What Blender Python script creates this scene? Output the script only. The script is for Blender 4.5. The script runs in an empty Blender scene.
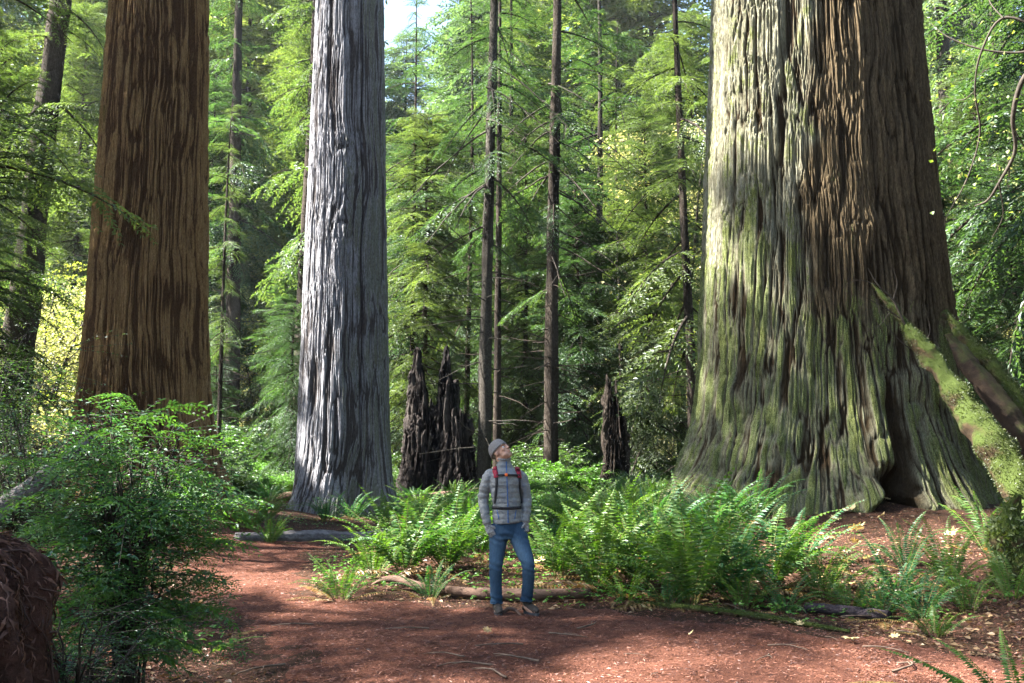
import bpy, math
import numpy as np
from mathutils import Vector, Matrix, bvhtree

R = math.radians
PI = math.pi
SC = bpy.context.scene
COL = SC.collection

# ------------------------------------------------------------------ camera model
F_PX, CAM_H, PITCH = 995.0, 1.6, R(6.5)


def ray(px, py):
    a, b = (px - 512) / F_PX, (341.5 - py) / F_PX
    return np.array([a, math.cos(PITCH) - b * math.sin(PITCH), math.sin(PITCH) + b * math.cos(PITCH)])


def at(px, py, D):
    d = ray(px, py)
    return np.array([0, 0, CAM_H]) + d * (D / d[1])


# ------------------------------------------------------------------ noise
def _hash(ix, iy, iz, seed):
    h = (ix.astype(np.int64) * 374761393 + iy.astype(np.int64) * 668265263 + iz.astype(np.int64) * 2147483647 + seed * 974634777) & 0xFFFFFFFF
    h = ((h ^ (h >> 13)) * 1274126177) & 0xFFFFFFFF
    h = ((h ^ (h >> 16)) * 2246822519) & 0xFFFFFFFF
    h = h ^ (h >> 15)
    return (h & 0xFFFFFF) / float(0xFFFFFF)


def vnoise(x, y, z, seed=0):
    x, y, z = np.broadcast_arrays(np.asarray(x, float), np.asarray(y, float), np.asarray(z, float))
    fx, fy, fz = np.floor(x), np.floor(y), np.floor(z)
    tx, ty, tz = x - fx, y - fy, z - fz
    tx, ty, tz = [t * t * t * (t * (t * 6 - 15) + 10) for t in (tx, ty, tz)]
    r = 0
    for i in (0, 1):
        wx = tx if i else 1 - tx
        for j in (0, 1):
            wy = ty if j else 1 - ty
            for k in (0, 1):
                wz = tz if k else 1 - tz
                r = r + wx * wy * wz * _hash(fx + i, fy + j, fz + k, seed)
    return r


def fbm(x, y, z, seed=0, o=3):
    r, a, s = 0, 0.5, 0
    for i in range(o):
        r = r + a * vnoise(np.asarray(x) * 2 ** i, np.asarray(y) * 2 ** i, np.asarray(z) * 2 ** i, seed + 17 * i)
        s += a
        a *= 0.5
    return r / s


def sstep(a, b, x):
    t = np.clip((np.asarray(x, float) - a) / (b - a), 0, 1)
    return t * t * (3 - 2 * t)


# ------------------------------------------------------------------ mesh helpers
def mk_mesh(name, parts, mats=(), smooth=True, attrs=None):
    """parts: list of (V, F, material index); F a (m,k) int array."""
    Vs, loops, tot, mi, off = [], [], [], [], 0
    for p in parts:
        V, F = np.asarray(p[0], np.float32), np.asarray(p[1], np.int64)
        m = p[2] if len(p) > 2 else 0
        Vs.append(V)
        loops.append((F + off).ravel())
        tot.append(np.full(len(F), F.shape[1], np.int32))
        mi.append(np.full(len(F), m, np.int32))
        off += len(V)
    V = np.concatenate(Vs)
    L = np.concatenate(loops).astype(np.int32)
    T = np.concatenate(tot)
    st = np.concatenate(([0], np.cumsum(T)[:-1])).astype(np.int32)
    me = bpy.data.meshes.new(name)
    me.vertices.add(len(V))
    me.vertices.foreach_set('co', V.ravel())
    me.loops.add(len(L))
    me.loops.foreach_set('vertex_index', L)
    me.polygons.add(len(T))
    me.polygons.foreach_set('loop_start', st)
    me.polygons.foreach_set('loop_total', T)
    me.polygons.foreach_set('material_index', np.concatenate(mi))
    me.polygons.foreach_set('use_smooth', np.full(len(T), smooth, bool))
    for m in mats:
        me.materials.append(m)
    if attrs:
        for k, a in attrs.items():
            at_ = me.attributes.new(k, 'FLOAT', 'POINT')
            at_.data.foreach_set('value', np.asarray(a, np.float32))
    me.update(calc_edges=True)
    return me


def link(name, data, parent=None, loc=None, rotz=None):
    o = bpy.data.objects.new(name, data)
    COL.objects.link(o)
    if parent is not None:
        o.parent = parent
    if loc is not None:
        o.location = loc
    if rotz is not None:
        o.rotation_euler = (0, 0, rotz)
    return o


def tag(o, label=None, cat=None, group=None, kind=None):
    for k, v in (('label', label), ('category', cat), ('group', group), ('kind', kind)):
        if v:
            o[k] = v
    return o


def thing(name, label, cat, loc=(0, 0, 0), rotz=0, group=None):
    return tag(link(name, None, None, loc, rotz), label, cat, group)


def copy_tree(o, loc, rotz, scale=1.0, label=None, group=None, tilt=(0, 0)):
    c = o.copy()
    COL.objects.link(c)
    c.location = loc
    c.rotation_euler = (tilt[0], tilt[1], rotz)
    c.scale = (scale, scale, scale) if np.isscalar(scale) else scale
    if label:
        c['label'] = label
    if group:
        c['group'] = group
    for ch in list(o.children):
        d = ch.copy()
        COL.objects.link(d)
        d.parent = c
    return c


def grid_faces(nu, nv, wrap):
    """rings nv of nu verts; wrap around u."""
    j, i = np.meshgrid(np.arange(nv - 1), np.arange(nu if wrap else nu - 1), indexing='ij')
    i2 = (i + 1) % nu
    return np.stack([j * nu + i, j * nu + i2, (j + 1) * nu + i2, (j + 1) * nu + i], -1).reshape(-1, 4)


def frames(P):
    T = np.gradient(P, axis=0)
    T /= np.linalg.norm(T, axis=1)[:, None] + 1e-9
    n = np.cross(T[0], [0, 0, 1])
    if np.linalg.norm(n) < 0.05:
        n = np.array([1.0, 0, 0])
    N = np.zeros_like(T)
    for i in range(len(T)):
        n = n - T[i] * np.dot(n, T[i])
        n /= np.linalg.norm(n) + 1e-9
        N[i] = n
    return T, N, np.cross(T, N)


def tube(P, rad, ns=8, cap=False, disp=None):
    P = np.asarray(P, float)
    rad = np.broadcast_to(np.asarray(rad, float), (len(P),))
    T, N, B = frames(P)
    th = np.linspace(0, 2 * PI, ns, endpoint=False)
    ring = N[:, None, :] * np.cos(th)[None, :, None] + B[:, None, :] * np.sin(th)[None, :, None]
    rr = rad[:, None, None] * np.ones((1, ns, 1))
    if disp is not None:
        base = P[:, None, :] + ring * rr
        rr = rr + disp(base, th, rad)[..., None]
    V = (P[:, None, :] + ring * rr).reshape(-1, 3)
    F = grid_faces(ns, len(P), True)
    parts = [(V, F)]
    if cap:
        n = len(V)
        V = np.concatenate([V, P[:1], P[-1:]])
        k = np.arange(ns)
        k2 = (k + 1) % ns
        e = (len(P) - 1) * ns
        tri = np.concatenate([np.stack([k2, k, np.full(ns, n)], -1), np.stack([e + k, e + k2, np.full(ns, n + 1)], -1)])
        return V, F, tri
    return V, F


def spline(pts, n):
    """Catmull-Rom through pts."""
    P = np.asarray(pts, float)
    P = np.concatenate([2 * P[:1] - P[1:2], P, 2 * P[-1:] - P[-2:-1]])
    m = len(P) - 3
    out = []
    for t in np.linspace(0, m - 1e-6, n):
        i = int(t)
        u = t - i
        a, b, c, d = P[i:i + 4]
        out.append(0.5 * (2 * b + (c - a) * u + (2 * a - 5 * b + 4 * c - d) * u * u + (3 * b - a - 3 * c + d) * u ** 3))
    return np.array(out)


def xform(V, rotz=0, scale=1, loc=(0, 0, 0), pitch=0, roll=0):
    """roll about x, pitch about y (negative pitch raises +x), then rotz."""
    M = np.array((Matrix.Rotation(rotz, 3, 'Z') @ Matrix.Rotation(pitch, 3, 'Y') @ Matrix.Rotation(roll, 3, 'X')))
    return (V * scale) @ M.T + np.asarray(loc)


# ------------------------------------------------------------------ materials
def new_mat(name):
    m = bpy.data.materials.new(name)
    m.use_nodes = True
    nt = m.node_tree
    for n in list(nt.nodes):
        nt.nodes.remove(n)
    out = nt.nodes.new('ShaderNodeOutputMaterial')
    return m, nt, out


class NB:
    def __init__(s, nt):
        s.nt = nt

    def n(s, t, **kw):
        nd = s.nt.nodes.new(t)
        for k, v in kw.items():
            setattr(nd, k, v)
        return nd

    def put(s, sock, v):
        if isinstance(v, bpy.types.NodeSocket):
            s.nt.links.new(v, sock)
        elif isinstance(v, (tuple, list)) and len(v) == 3 and sock.type == 'RGBA':
            sock.default_value = (*v, 1)
        else:
            sock.default_value = v

    def mix(s, f, a, b, blend='MIX'):
        nd = s.n('ShaderNodeMix', data_type='RGBA', blend_type=blend)
        s.put(nd.inputs[0], f)
        s.put(nd.inputs[6], a)
        s.put(nd.inputs[7], b)
        return nd.outputs[2]

    def math(s, op, a, b=0.0, clamp=False):
        nd = s.n('ShaderNodeMath', operation=op, use_clamp=clamp)
        s.put(nd.inputs[0], a)
        s.put(nd.inputs[1], b)
        return nd.outputs[0]

    def ramp(s, v, a, b, lo=0.0, hi=1.0):
        nd = s.n('ShaderNodeMapRange', interpolation_type='SMOOTHSTEP')
        s.put(nd.inputs[0], v)
        nd.inputs[1].default_value, nd.inputs[2].default_value = a, b
        nd.inputs[3].default_value, nd.inputs[4].default_value = lo, hi
        return nd.outputs[0]

    def coords(s, scale=(1, 1, 1), which='Object'):
        tc = s.n('ShaderNodeTexCoord')
        mp = s.n('ShaderNodeMapping')
        mp.inputs['Scale'].default_value = scale
        s.nt.links.new(tc.outputs[which], mp.inputs[0])
        return mp.outputs[0]

    def noise(s, vec, scale, detail=4, rough=0.55, dist=0.0):
        nd = s.n('ShaderNodeTexNoise')
        s.put(nd.inputs['Vector'], vec)
        nd.inputs['Scale'].default_value = scale
        nd.inputs['Detail'].default_value = detail
        nd.inputs['Roughness'].default_value = rough
        nd.inputs['Distortion'].default_value = dist
        return nd.outputs[0]

    def attr(s, name):
        return s.n('ShaderNodeAttribute', attribute_name=name).outputs['Fac']

    def bump(s, h, strength, dist):
        nd = s.n('ShaderNodeBump')
        s.put(nd.inputs['Height'], h)
        nd.inputs['Strength'].default_value = strength
        nd.inputs['Distance'].default_value = dist
        return nd.outputs[0]

    def principled(s, col, rough=0.8, spec=0.3, normal=None, **kw):
        b = s.n('ShaderNodeBsdfPrincipled')
        s.put(b.inputs['Base Color'], col)
        s.put(b.inputs['Roughness'], rough)
        b.inputs['Specular IOR Level'].default_value = spec
        if normal is not None:
            s.put(b.inputs['Normal'], normal)
        for k, v in kw.items():
            s.put(b.inputs[k], v)
        return b.outputs[0]


def leaf_mat(name, a, b, trans=0.42, tcol=None, gloss=0.025, rough=0.5, obj_var=0.35):
    """Thin leaf: diffuse + light passing through + a little gloss; colour differs per leaf and per plant."""
    m, nt, out = new_mat(name)
    B = NB(nt)
    isl = B.n('ShaderNodeNewGeometry').outputs['Random Per Island']
    orn = B.n('ShaderNodeObjectInfo').outputs['Random']
    f = B.math('ADD', B.math('MULTIPLY', isl, 1 - obj_var), B.math('MULTIPLY', orn, obj_var))
    nz = B.noise(B.coords((1, 1, 1)), 1.1, 2)
    f = B.math('ADD', f, B.math('MULTIPLY', B.math('SUBTRACT', nz, 0.5), 0.9), clamp=True)
    col = B.mix(f, a, b)
    dif = B.n('ShaderNodeBsdfDiffuse')
    B.put(dif.inputs[0], col)
    tr = B.n('ShaderNodeBsdfTranslucent')
    t2 = B.mix(1.0, col, tcol or (1.5, 1.7, 0.6), 'MULTIPLY')
    B.put(tr.inputs[0], t2)
    mx = B.n('ShaderNodeMixShader')
    mx.inputs[0].default_value = trans
    nt.links.new(dif.outputs[0], mx.inputs[1])
    nt.links.new(tr.outputs[0], mx.inputs[2])
    gl = B.n('ShaderNodeBsdfGlossy')
    gl.inputs[0].default_value = (0.9, 0.95, 1, 1)
    gl.inputs['Roughness'].default_value = rough
    m2 = B.n('ShaderNodeMixShader')
    m2.inputs[0].default_value = gloss
    nt.links.new(mx.outputs[0], m2.inputs[1])
    nt.links.new(gl.outputs[0], m2.inputs[2])
    nt.links.new(m2.outputs[0], out.inputs[0])
    return m


def bark_mat(name, deep, mid, ridge, moss=None, fz=8.0, scale=22, bump=1.0, brown=None, moss_amt=1.0, patch=1.3):
    m, nt, out = new_mat(name)
    B = NB(nt)
    c = B.coords((1, 1, 1 / fz))
    f1 = B.noise(c, scale, 6, 0.72, 0.4)
    f2 = B.noise(B.coords((1, 1, 1 / 5.0)), scale * 3.4, 4, 0.7)
    broad = B.noise(B.coords((1, 1, 0.3)), 1.3, 5, 0.65)
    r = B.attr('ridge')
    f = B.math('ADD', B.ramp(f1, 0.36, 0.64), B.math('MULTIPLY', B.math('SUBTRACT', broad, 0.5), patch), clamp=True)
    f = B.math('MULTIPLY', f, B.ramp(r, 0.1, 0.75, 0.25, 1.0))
    col = B.mix(f, mid, ridge)
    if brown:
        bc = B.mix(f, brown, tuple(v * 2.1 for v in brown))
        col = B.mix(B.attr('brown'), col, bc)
    if moss:
        p1 = B.noise(B.coords((1, 1, 0.6)), 2.6, 6, 0.75)
        p2 = B.noise(B.coords((1, 1, 0.3)), 26.0, 5, 0.75)
        k = B.math('ADD', B.attr('moss'), B.math('MULTIPLY', B.math('SUBTRACT', p1, 0.5), 1.5))
        k = B.math('ADD', k, B.math('MULTIPLY', B.math('SUBTRACT', p2, 0.5), 1.0))
        k = B.math('MULTIPLY', B.ramp(k, 0.28, 0.52), moss_amt)
        k = B.math('MULTIPLY', k, B.ramp(r, 0.22, 0.6))
        mc = B.mix(B.ramp(B.noise(B.coords(), 55.0, 4, 0.75), 0.35, 0.65), moss[0], moss[1])
        mc = B.mix(B.ramp(p1, 0.4, 0.65), mc, B.mix(1.0, mc, (1.06, 1.02, 0.78), 'MULTIPLY'))
        col = B.mix(k, col, mc)
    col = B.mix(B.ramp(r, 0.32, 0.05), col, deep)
    col = B.mix(B.ramp(f2, 0.34, 0.6), B.mix(1.0, col, (0.50, 0.48, 0.46), 'MULTIPLY'), col)
    h = B.math('ADD', B.math('MULTIPLY', f1, 1.3), B.math('MULTIPLY', f2, 0.6))
    nt.links.new(B.principled(col, 0.95, 0.08, B.bump(h, bump, 0.055)), out.inputs[0])
    return m


def plain_mat(name, a, b, scale=8, rough=0.8, bump=0.4, spec=0.25, stretch=(1, 1, 1), bd=0.01, **kw):
    m, nt, out = new_mat(name)
    B = NB(nt)
    n = B.noise(B.coords(stretch), scale, 5, 0.65)
    col = B.mix(B.ramp(n, 0.3, 0.7), a, b)
    nt.links.new(B.principled(col, rough, spec, B.bump(n, bump, bd), **kw), out.inputs[0])
    return m


def log_mat(name, a, b, moss_a, moss_b, lo, hi, stretch=(.45, 1, 1)):
    """Wood with moss growing on the faces that look up."""
    m, nt, out = new_mat(name)
    B = NB(nt)
    n = B.noise(B.coords(stretch), 9, 6, 0.7)
    g = B.noise(B.coords(), 3.5, 5, 0.7)
    n2 = B.noise(B.coords(), 60, 4, 0.7)
    col = B.mix(B.ramp(n, 0.3, 0.7), a, b)
    sep = B.n('ShaderNodeSeparateXYZ')
    nt.links.new(B.n('ShaderNodeNewGeometry').outputs['Normal'], sep.inputs[0])
    k = B.ramp(B.math('ADD', sep.outputs[2], B.math('MULTIPLY', B.math('SUBTRACT', g, 0.5), 2.4)), lo, hi)
    mc = B.mix(n2, moss_a, moss_b)
    col = B.mix(k, col, mc)
    h = B.math('ADD', n, B.math('MULTIPLY', n2, 0.6))
    nt.links.new(B.principled(col, 0.92, 0.12, B.bump(h, 0.8, 0.03)), out.inputs[0])
    return m


def dirt_mat(name, a, b, c, fleck, scale=1.0):
    m, nt, out = new_mat(name)
    B = NB(nt)
    co = B.coords()
    big = B.noise(co, 0.7 * scale, 4, 0.6)
    mid = B.noise(co, 7 * scale, 5, 0.7)
    fin = B.noise(co, 46 * scale, 5, 0.75, 1.5)
    fl = B.noise(B.coords((1, 0.35, 1)), 120 * scale, 3, 0.7, 2.0)
    fl2 = B.noise(B.coords((0.35, 1, 1)), 110 * scale, 3, 0.7, 2.0)
    col = B.mix(B.ramp(big, 0.35, 0.65), a, b)
    col = B.mix(B.ramp(mid, 0.42, 0.72), col, c)
    col = B.mix(B.ramp(fin, 0.35, 0.7), B.mix(1.0, col, (0.5, 0.48, 0.48), 'MULTIPLY'), col)
    col = B.mix(B.math('MULTIPLY', B.ramp(fl, 0.6, 0.72), 0.8), col, fleck)
    col = B.mix(B.math('MULTIPLY', B.ramp(fl2, 0.62, 0.74), 0.7), col, fleck)
    h = B.math('ADD', fin, B.math('ADD', B.math('MULTIPLY', fl, 0.5), B.math('MULTIPLY', mid, 1.2)))
    nt.links.new(B.principled(col, 0.95, 0.1, B.bump(h, 1.0, 0.03)), out.inputs[0])
    return m


# foliage
M_needle = leaf_mat('needle_green', (0.016, 0.042, 0.021), (0.060, 0.096, 0.040), trans=0.45)  # hemlock green, deepened to stand in for understorey shade
M_needle_far = leaf_mat('needle_far', (0.050, 0.085, 0.032), (0.150, 0.170, 0.064), trans=0.5)  # lightened so the far foliage reads as sunlit
M_needle_warm = leaf_mat('needle_warm', (0.032, 0.058, 0.023), (0.094, 0.116, 0.046), trans=0.48)
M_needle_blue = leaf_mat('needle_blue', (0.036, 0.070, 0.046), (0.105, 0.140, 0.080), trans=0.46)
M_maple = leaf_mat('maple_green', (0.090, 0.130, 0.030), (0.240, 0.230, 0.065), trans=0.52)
M_maple_pale = leaf_mat('maple_pale', (0.20, 0.22, 0.09), (0.38, 0.36, 0.18), trans=0.5, tcol=(1.2, 1.2, .7))  # autumn yellow, paled to stand in for sunlight on the bright patches
M_fern = leaf_mat('fern_green', (0.026, 0.078, 0.016), (0.092, 0.150, 0.024), trans=0.42, gloss=0.02)
M_fern_teal = leaf_mat('fern_teal', (0.016, 0.066, 0.026), (0.050, 0.118, 0.038), trans=0.4, gloss=0.02)
M_fern_dead = leaf_mat('fern_withered', (0.085, 0.047, 0.018), (0.24, 0.148, 0.056), trans=0.3, tcol=(1.3, 1.1, 0.6))
M_huck = leaf_mat('huckleberry_leaf', (0.018, 0.068, 0.029), (0.066, 0.132, 0.042), trans=0.42, gloss=0.035, rough=0.45)
M_huck_lit = leaf_mat('salal_leaf', (0.025, 0.075, 0.018), (0.085, 0.150, 0.024), trans=0.42, gloss=0.06)  # huckleberry leaf copy, lightened and yellowed as if in sun
M_sorrel = leaf_mat('sorrel_leaf', (0.030, 0.100, 0.015), (0.095, 0.200, 0.025), trans=0.4)
M_leaf_dead = leaf_mat('fallen_maple_leaf', (0.26, 0.17, 0.06), (0.48, 0.40, 0.21), trans=0.25, tcol=(1.2, 1.1, 0.7), obj_var=0.9)
M_twig = plain_mat('twig_wood', (0.018, 0.013, 0.009), (0.050, 0.040, 0.029), 12)
M_mossblade = leaf_mat('moss_blade', (0.016, 0.026, 0.006), (0.050, 0.060, 0.012), trans=0.28)
M_mossblade_dark = leaf_mat('moss_blade_dark', (0.045, 0.070, 0.018), (0.110, 0.125, 0.035), trans=0.35)
M_twig_lit = plain_mat('fallen_twig_wood', (0.05, 0.034, 0.024), (0.13, 0.09, 0.065), 12)
# bark
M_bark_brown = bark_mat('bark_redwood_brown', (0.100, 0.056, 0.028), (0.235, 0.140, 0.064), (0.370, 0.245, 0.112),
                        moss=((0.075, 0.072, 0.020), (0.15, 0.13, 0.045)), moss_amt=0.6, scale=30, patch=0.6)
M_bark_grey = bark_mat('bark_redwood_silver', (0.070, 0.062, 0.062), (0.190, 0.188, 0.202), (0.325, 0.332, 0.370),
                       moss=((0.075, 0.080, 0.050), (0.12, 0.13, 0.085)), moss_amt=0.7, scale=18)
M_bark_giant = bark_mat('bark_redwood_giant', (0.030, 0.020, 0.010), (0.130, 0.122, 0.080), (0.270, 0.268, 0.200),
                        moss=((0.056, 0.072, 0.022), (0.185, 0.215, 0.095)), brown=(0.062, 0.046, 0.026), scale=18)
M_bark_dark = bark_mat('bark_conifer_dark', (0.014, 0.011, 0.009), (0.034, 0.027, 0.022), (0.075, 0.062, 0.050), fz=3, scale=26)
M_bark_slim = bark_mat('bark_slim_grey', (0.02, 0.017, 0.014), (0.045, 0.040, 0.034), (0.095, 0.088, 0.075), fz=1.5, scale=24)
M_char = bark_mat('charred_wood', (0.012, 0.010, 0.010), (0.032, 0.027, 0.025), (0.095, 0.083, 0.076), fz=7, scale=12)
# ground
M_ground = dirt_mat('forest_floor', (0.055, 0.027, 0.018), (0.080, 0.040, 0.025), (0.042, 0.030, 0.015), (0.18, 0.11, 0.06))
M_path = dirt_mat('path_duff', (0.125, 0.048, 0.030), (0.190, 0.078, 0.050), (0.070, 0.027, 0.018), (0.34, 0.18, 0.12))


# ------------------------------------------------------------------ terrain
def gh(x, y):
    x, y = np.asarray(x, float), np.asarray(y, float)
    z = 0.78 * np.exp(-(((x - 6.6) / 4.2) ** 2 + ((y - 18.6) / 4.2) ** 2))
    z = z + 0.22 * sstep(3.0, 5.5, x) * sstep(7.0, 9.5, y) * sstep(17, 11, y)
    z = z + 0.30 * sstep(-3.6, -6.5, x) * sstep(4, 9, y)
    z = z + 0.14 * sstep(11.2, 13.2, y) * sstep(-2.6, -1.4, x)
    z = z + 0.55 * sstep(-2.5, -3.7, x) * sstep(9.5, 6.0, y)
    wild = sstep(20, 40, np.hypot(x, y))
    z = z + (fbm(x * 0.10, y * 0.10, 0.3, 5) - 0.5) * 1.2 * wild + 0.012 * np.clip(y - 30, 0, 200)
    z = z + (fbm(x * 0.6, y * 0.6, 0.7, 9) - 0.5) * 0.10 + (fbm(x * 3.1, y * 3.1, 0.2, 12, 2) - 0.5) * 0.035
    return z


def gz(x, y):
    return float(gh(x, y))


def hit(px, py):
    """where the view ray of a pixel meets the ground"""
    d = ray(px, py)
    t = np.linspace(3, 90, 6000)
    P = np.array([0, 0, CAM_H])[None] + d[None] * t[:, None]
    below = P[:, 2] < gh(P[:, 0], P[:, 1])
    i = int(np.argmax(below)) if below.any() else len(t) - 1
    return P[i]


def axis_samples():
    near = np.arange(-16, 16.01, 0.11)
    g = [16.0]
    while g[-1] < 520:
        g.append(g[-1] * 1.05 + 0.1)
    g = np.array(g[1:])
    return np.concatenate([-g[::-1], near, g])


gx = axis_samples()
gy = axis_samples() + 13
X, Y = np.meshgrid(gx, gy)
Vg = np.stack([X, Y, gh(X, Y)], -1).reshape(-1, 3)
go = link('ground', mk_mesh('ground', [(Vg, grid_faces(len(gx), len(gy), False))], [M_ground]))
tag(go, 'brown forest floor of duff and litter under the trees', 'ground', kind='structure')

# path: outline in world metres
PATH = np.array([(-1.2, 3.0), (-1.5, 6.4), (-2.1, 8.2), (-3.2, 10.6), (-4.4, 13.2), (-5.4, 16.0), (-6.3, 19.2), (-5.6, 20.6),
                 (-3.8, 20.3), (-3.3, 17.6), (-2.9, 14.6), (-2.45, 12.2), (-1.7, 11.25), (0.0, 10.75), (1.4, 10.35), (2.6, 9.6),
                 (3.5, 8.7), (4.2, 7.5), (4.9, 6.0), (5.0, 3.0)])


def inside_dist(x, y, poly):
    """signed distance, positive inside"""
    d = np.full(x.shape, 1e9)
    ins = np.zeros(x.shape, bool)
    n = len(poly)
    for i in range(n):
        a, b = poly[i], poly[(i + 1) % n]
        e = b - a
        t = np.clip(((x - a[0]) * e[0] + (y - a[1]) * e[1]) / (e @ e), 0, 1)
        d = np.minimum(d, np.hypot(x - a[0] - e[0] * t, y - a[1] - e[1] * t))
        c = ((a[1] > y) != (b[1] > y)) & (x < (b[0] - a[0]) * (y - a[1]) / (b[1] - a[1] + 1e-12) + a[0])
        ins ^= c
    return np.where(ins, d, -d)


px_, py_ = np.arange(-7, 5.6, 0.06), np.arange(2.9, 21.5, 0.06)
X, Y = np.meshgrid(px_, py_)
sd = inside_dist(X, Y, PATH) + (fbm(X * 1.3, Y * 1.3, 0.1, 31) - 0.5) * 0.9 + (fbm(X * 5, Y * 5, 0.1, 33) - 0.5) * 0.5
Z = gh(X, Y) - 0.03 + 0.05 * sstep(-0.05, 0.35, sd)
V = np.stack([X, Y, Z], -1).reshape(-1, 3)
F = grid_faces(len(px_), len(py_), False)
keep = (sd.ravel()[F] > -0.06).all(1)
po = link('path', mk_mesh('path', [(V, F[keep])], [M_path]))
tag(po, 'reddish brown footpath of trodden redwood needles', 'path', kind='structure')


# ------------------------------------------------------------------ trunks
def trunk(profile, zs, nth, f1, A, seed, axis=None, R0=None, extra=None, front=False, fz=0.30, sharp=3.0, warp=0.55):
    """bark trunk: returns V, F, attrs. profile(z)->radius; furrows run up the stem."""
    th = np.linspace(0, 2 * PI, nth, endpoint=False)
    if front:  # more faces on the side that faces the path (-y)
        th = th + 0.55 * np.sin(th - 1.5 * PI + PI)
    TH, ZZ = np.meshgrid(th, zs)
    rad = profile(ZZ)
    R0 = R0 or float(profile(np.array(2.0)))
    cx, sy = np.cos(TH) * R0, np.sin(TH) * R0
    w1 = (fbm(cx * 0.9, sy * 0.9, ZZ * 0.45, seed, 3) - 0.5) * warp
    w2 = (fbm(cx * 0.9 + 9, sy * 0.9, ZZ * 0.45, seed + 3, 3) - 0.5) * warp
    n1 = vnoise((cx + w1) * f1, (sy + w2) * f1, ZZ * fz, seed + 5)
    n2 = vnoise((cx + w1) * f1 * 2.3, (sy + w2) * f1 * 2.3, ZZ * fz * 2.2, seed + 7)
    n3 = vnoise((cx + w2) * f1 * 5.0, (sy + w1) * f1 * 5.0, ZZ * fz * 4, seed + 11)
    n5 = vnoise((cx + w1) * f1 * 1.1 + 7, (sy + w1) * f1 * 1.1, ZZ * 1.3, seed + 29)
    n4 = fbm(cx * 1.2, sy * 1.2, ZZ * 1.6, seed + 19, 3)
    f_1 = (1 - np.abs(2 * n1 - 1)) ** sharp
    f_2 = (1 - np.abs(2 * n2 - 1)) ** sharp
    f_3 = (1 - np.abs(2 * n3 - 1)) ** 2
    fur = np.clip((f_1 * 0.9 + f_2 * 0.75 * (0.3 + 1.4 * n4)) * (0.55 + 0.9 * n5), 0, 1.3)
    n6 = vnoise((cx + w1) * f1 * 3.1 + 3, (sy + w2) * f1 * 3.1, ZZ * fz * 3.0, seed + 37)
    n7 = vnoise(cx * f1 * 6.2, sy * f1 * 6.2, ZZ * fz * 14, seed + 41)
    crack = np.clip(1 - np.abs(2 * n6 - 1) * 3.2, 0, 1) * sstep(.35, .65, n4)
    d = A * (0.45 - fur) + A * 0.5 * (0.4 - f_3) + A * 0.6 * (n4 - 0.5) - A * 0.35 * crack + A * 0.34 * (n7 - 0.5)
    ridge = np.clip(1.05 - fur * 0.85 - 0.35 * f_3 - 0.28 * crack + 0.5 * (n5 - 0.5), 0, 1)
    env = {'TH': TH, 'Z': ZZ, 'cx': cx, 'sy': sy, 'ridge': ridge, 'd': d, 'n4': n4, 'n1': n1, 'n2': n2}
    moss = np.zeros_like(ZZ)
    brown = np.zeros_like(ZZ)
    if extra:
        rad, d, ridge, moss, brown = extra(env, rad)
    r = rad + d
    Xc = r * np.cos(TH)
    Yc = r * np.sin(TH)
    if axis is not None:
        ax = axis(ZZ)
        Xc, Yc = Xc + ax[0], Yc + ax[1]
    V = np.stack([Xc, Yc, ZZ], -1).reshape(-1, 3)
    F = grid_faces(nth, len(zs), True)
    return V, F, {'ridge': ridge.ravel(), 'moss': moss.ravel(), 'brown': brown.ravel()}


def zrange(z0, z1, step, z2, coarse):
    return np.concatenate([np.arange(z0, z1, step), np.arange(z1, z2 + 0.01, coarse)])


def ang(px, D_axis, x_axis, r):
    return math.atan2(-1, (px - x_axis) / r)


def interp(zs_, rs_):
    zs_, rs_ = np.array(zs_, float), np.array(rs_, float)
    return lambda z: np.interp(z, zs_, rs_)


# --- left brown redwood
DB = 20.0
b0 = at(139, 500, DB)
t0 = at(162, 0, DB)
xb, zb = b0[0], gz(b0[0], DB)


def left_extra(e, rad):
    TH, Z = e['TH'], e['Z']
    fl = np.exp(-np.clip(Z, -0.5, 9) / 1.3)
    lobes = (vnoise(np.cos(TH) * 2.3, np.sin(TH) * 2.3, 0.3, 71) - 0.45) * 1.0 * fl
    moss = 0.38 * sstep(0.1, 0.9, -np.cos(TH)) + 0.25 * (e['n4'] - 0.5)
    scar = np.exp(-(((TH - (1.5 * PI + 0.05)) * 1.15 / 0.16) ** 2 + ((Z - 5.3) / 1.0) ** 2))
    d = e['d'] - 0.06 * scar * sstep(0.4, 0.7, e['n4'])
    ridge = e['ridge'] * (1 - 0.8 * scar)
    return rad + lobes, d, ridge, moss, np.zeros_like(Z)


V, F, A_ = trunk(interp([-1, 0, 0.6, 1.2, 2.2, 4, 9, 30], [2.1, 1.85, 1.60, 1.44, 1.30, 1.19, 1.03, 0.55]), zrange(-0.6, 10.5, 0.03, 32, 0.5), 1000,
                 12.5, 0.052, 3, axis=lambda z: ((t0[0] - b0[0]) * z / 9.6 * 0.15, 0 * z), R0=1.2, extra=left_extra, front=True, fz=0.16, sharp=2.2, warp=0.4)
tr = thing('redwood_tree', 'huge brown redwood trunk with fibrous furrowed bark behind the leafy shrub', 'tree', (xb, DB, zb))
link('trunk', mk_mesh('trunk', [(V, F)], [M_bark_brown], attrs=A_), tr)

# --- silver grey redwood
DG = 26.8
g0 = at(342, 515, DG)
xg, zg = g0[0], gz(g0[0], DG)
gtop = at(348, 0, DG)


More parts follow.
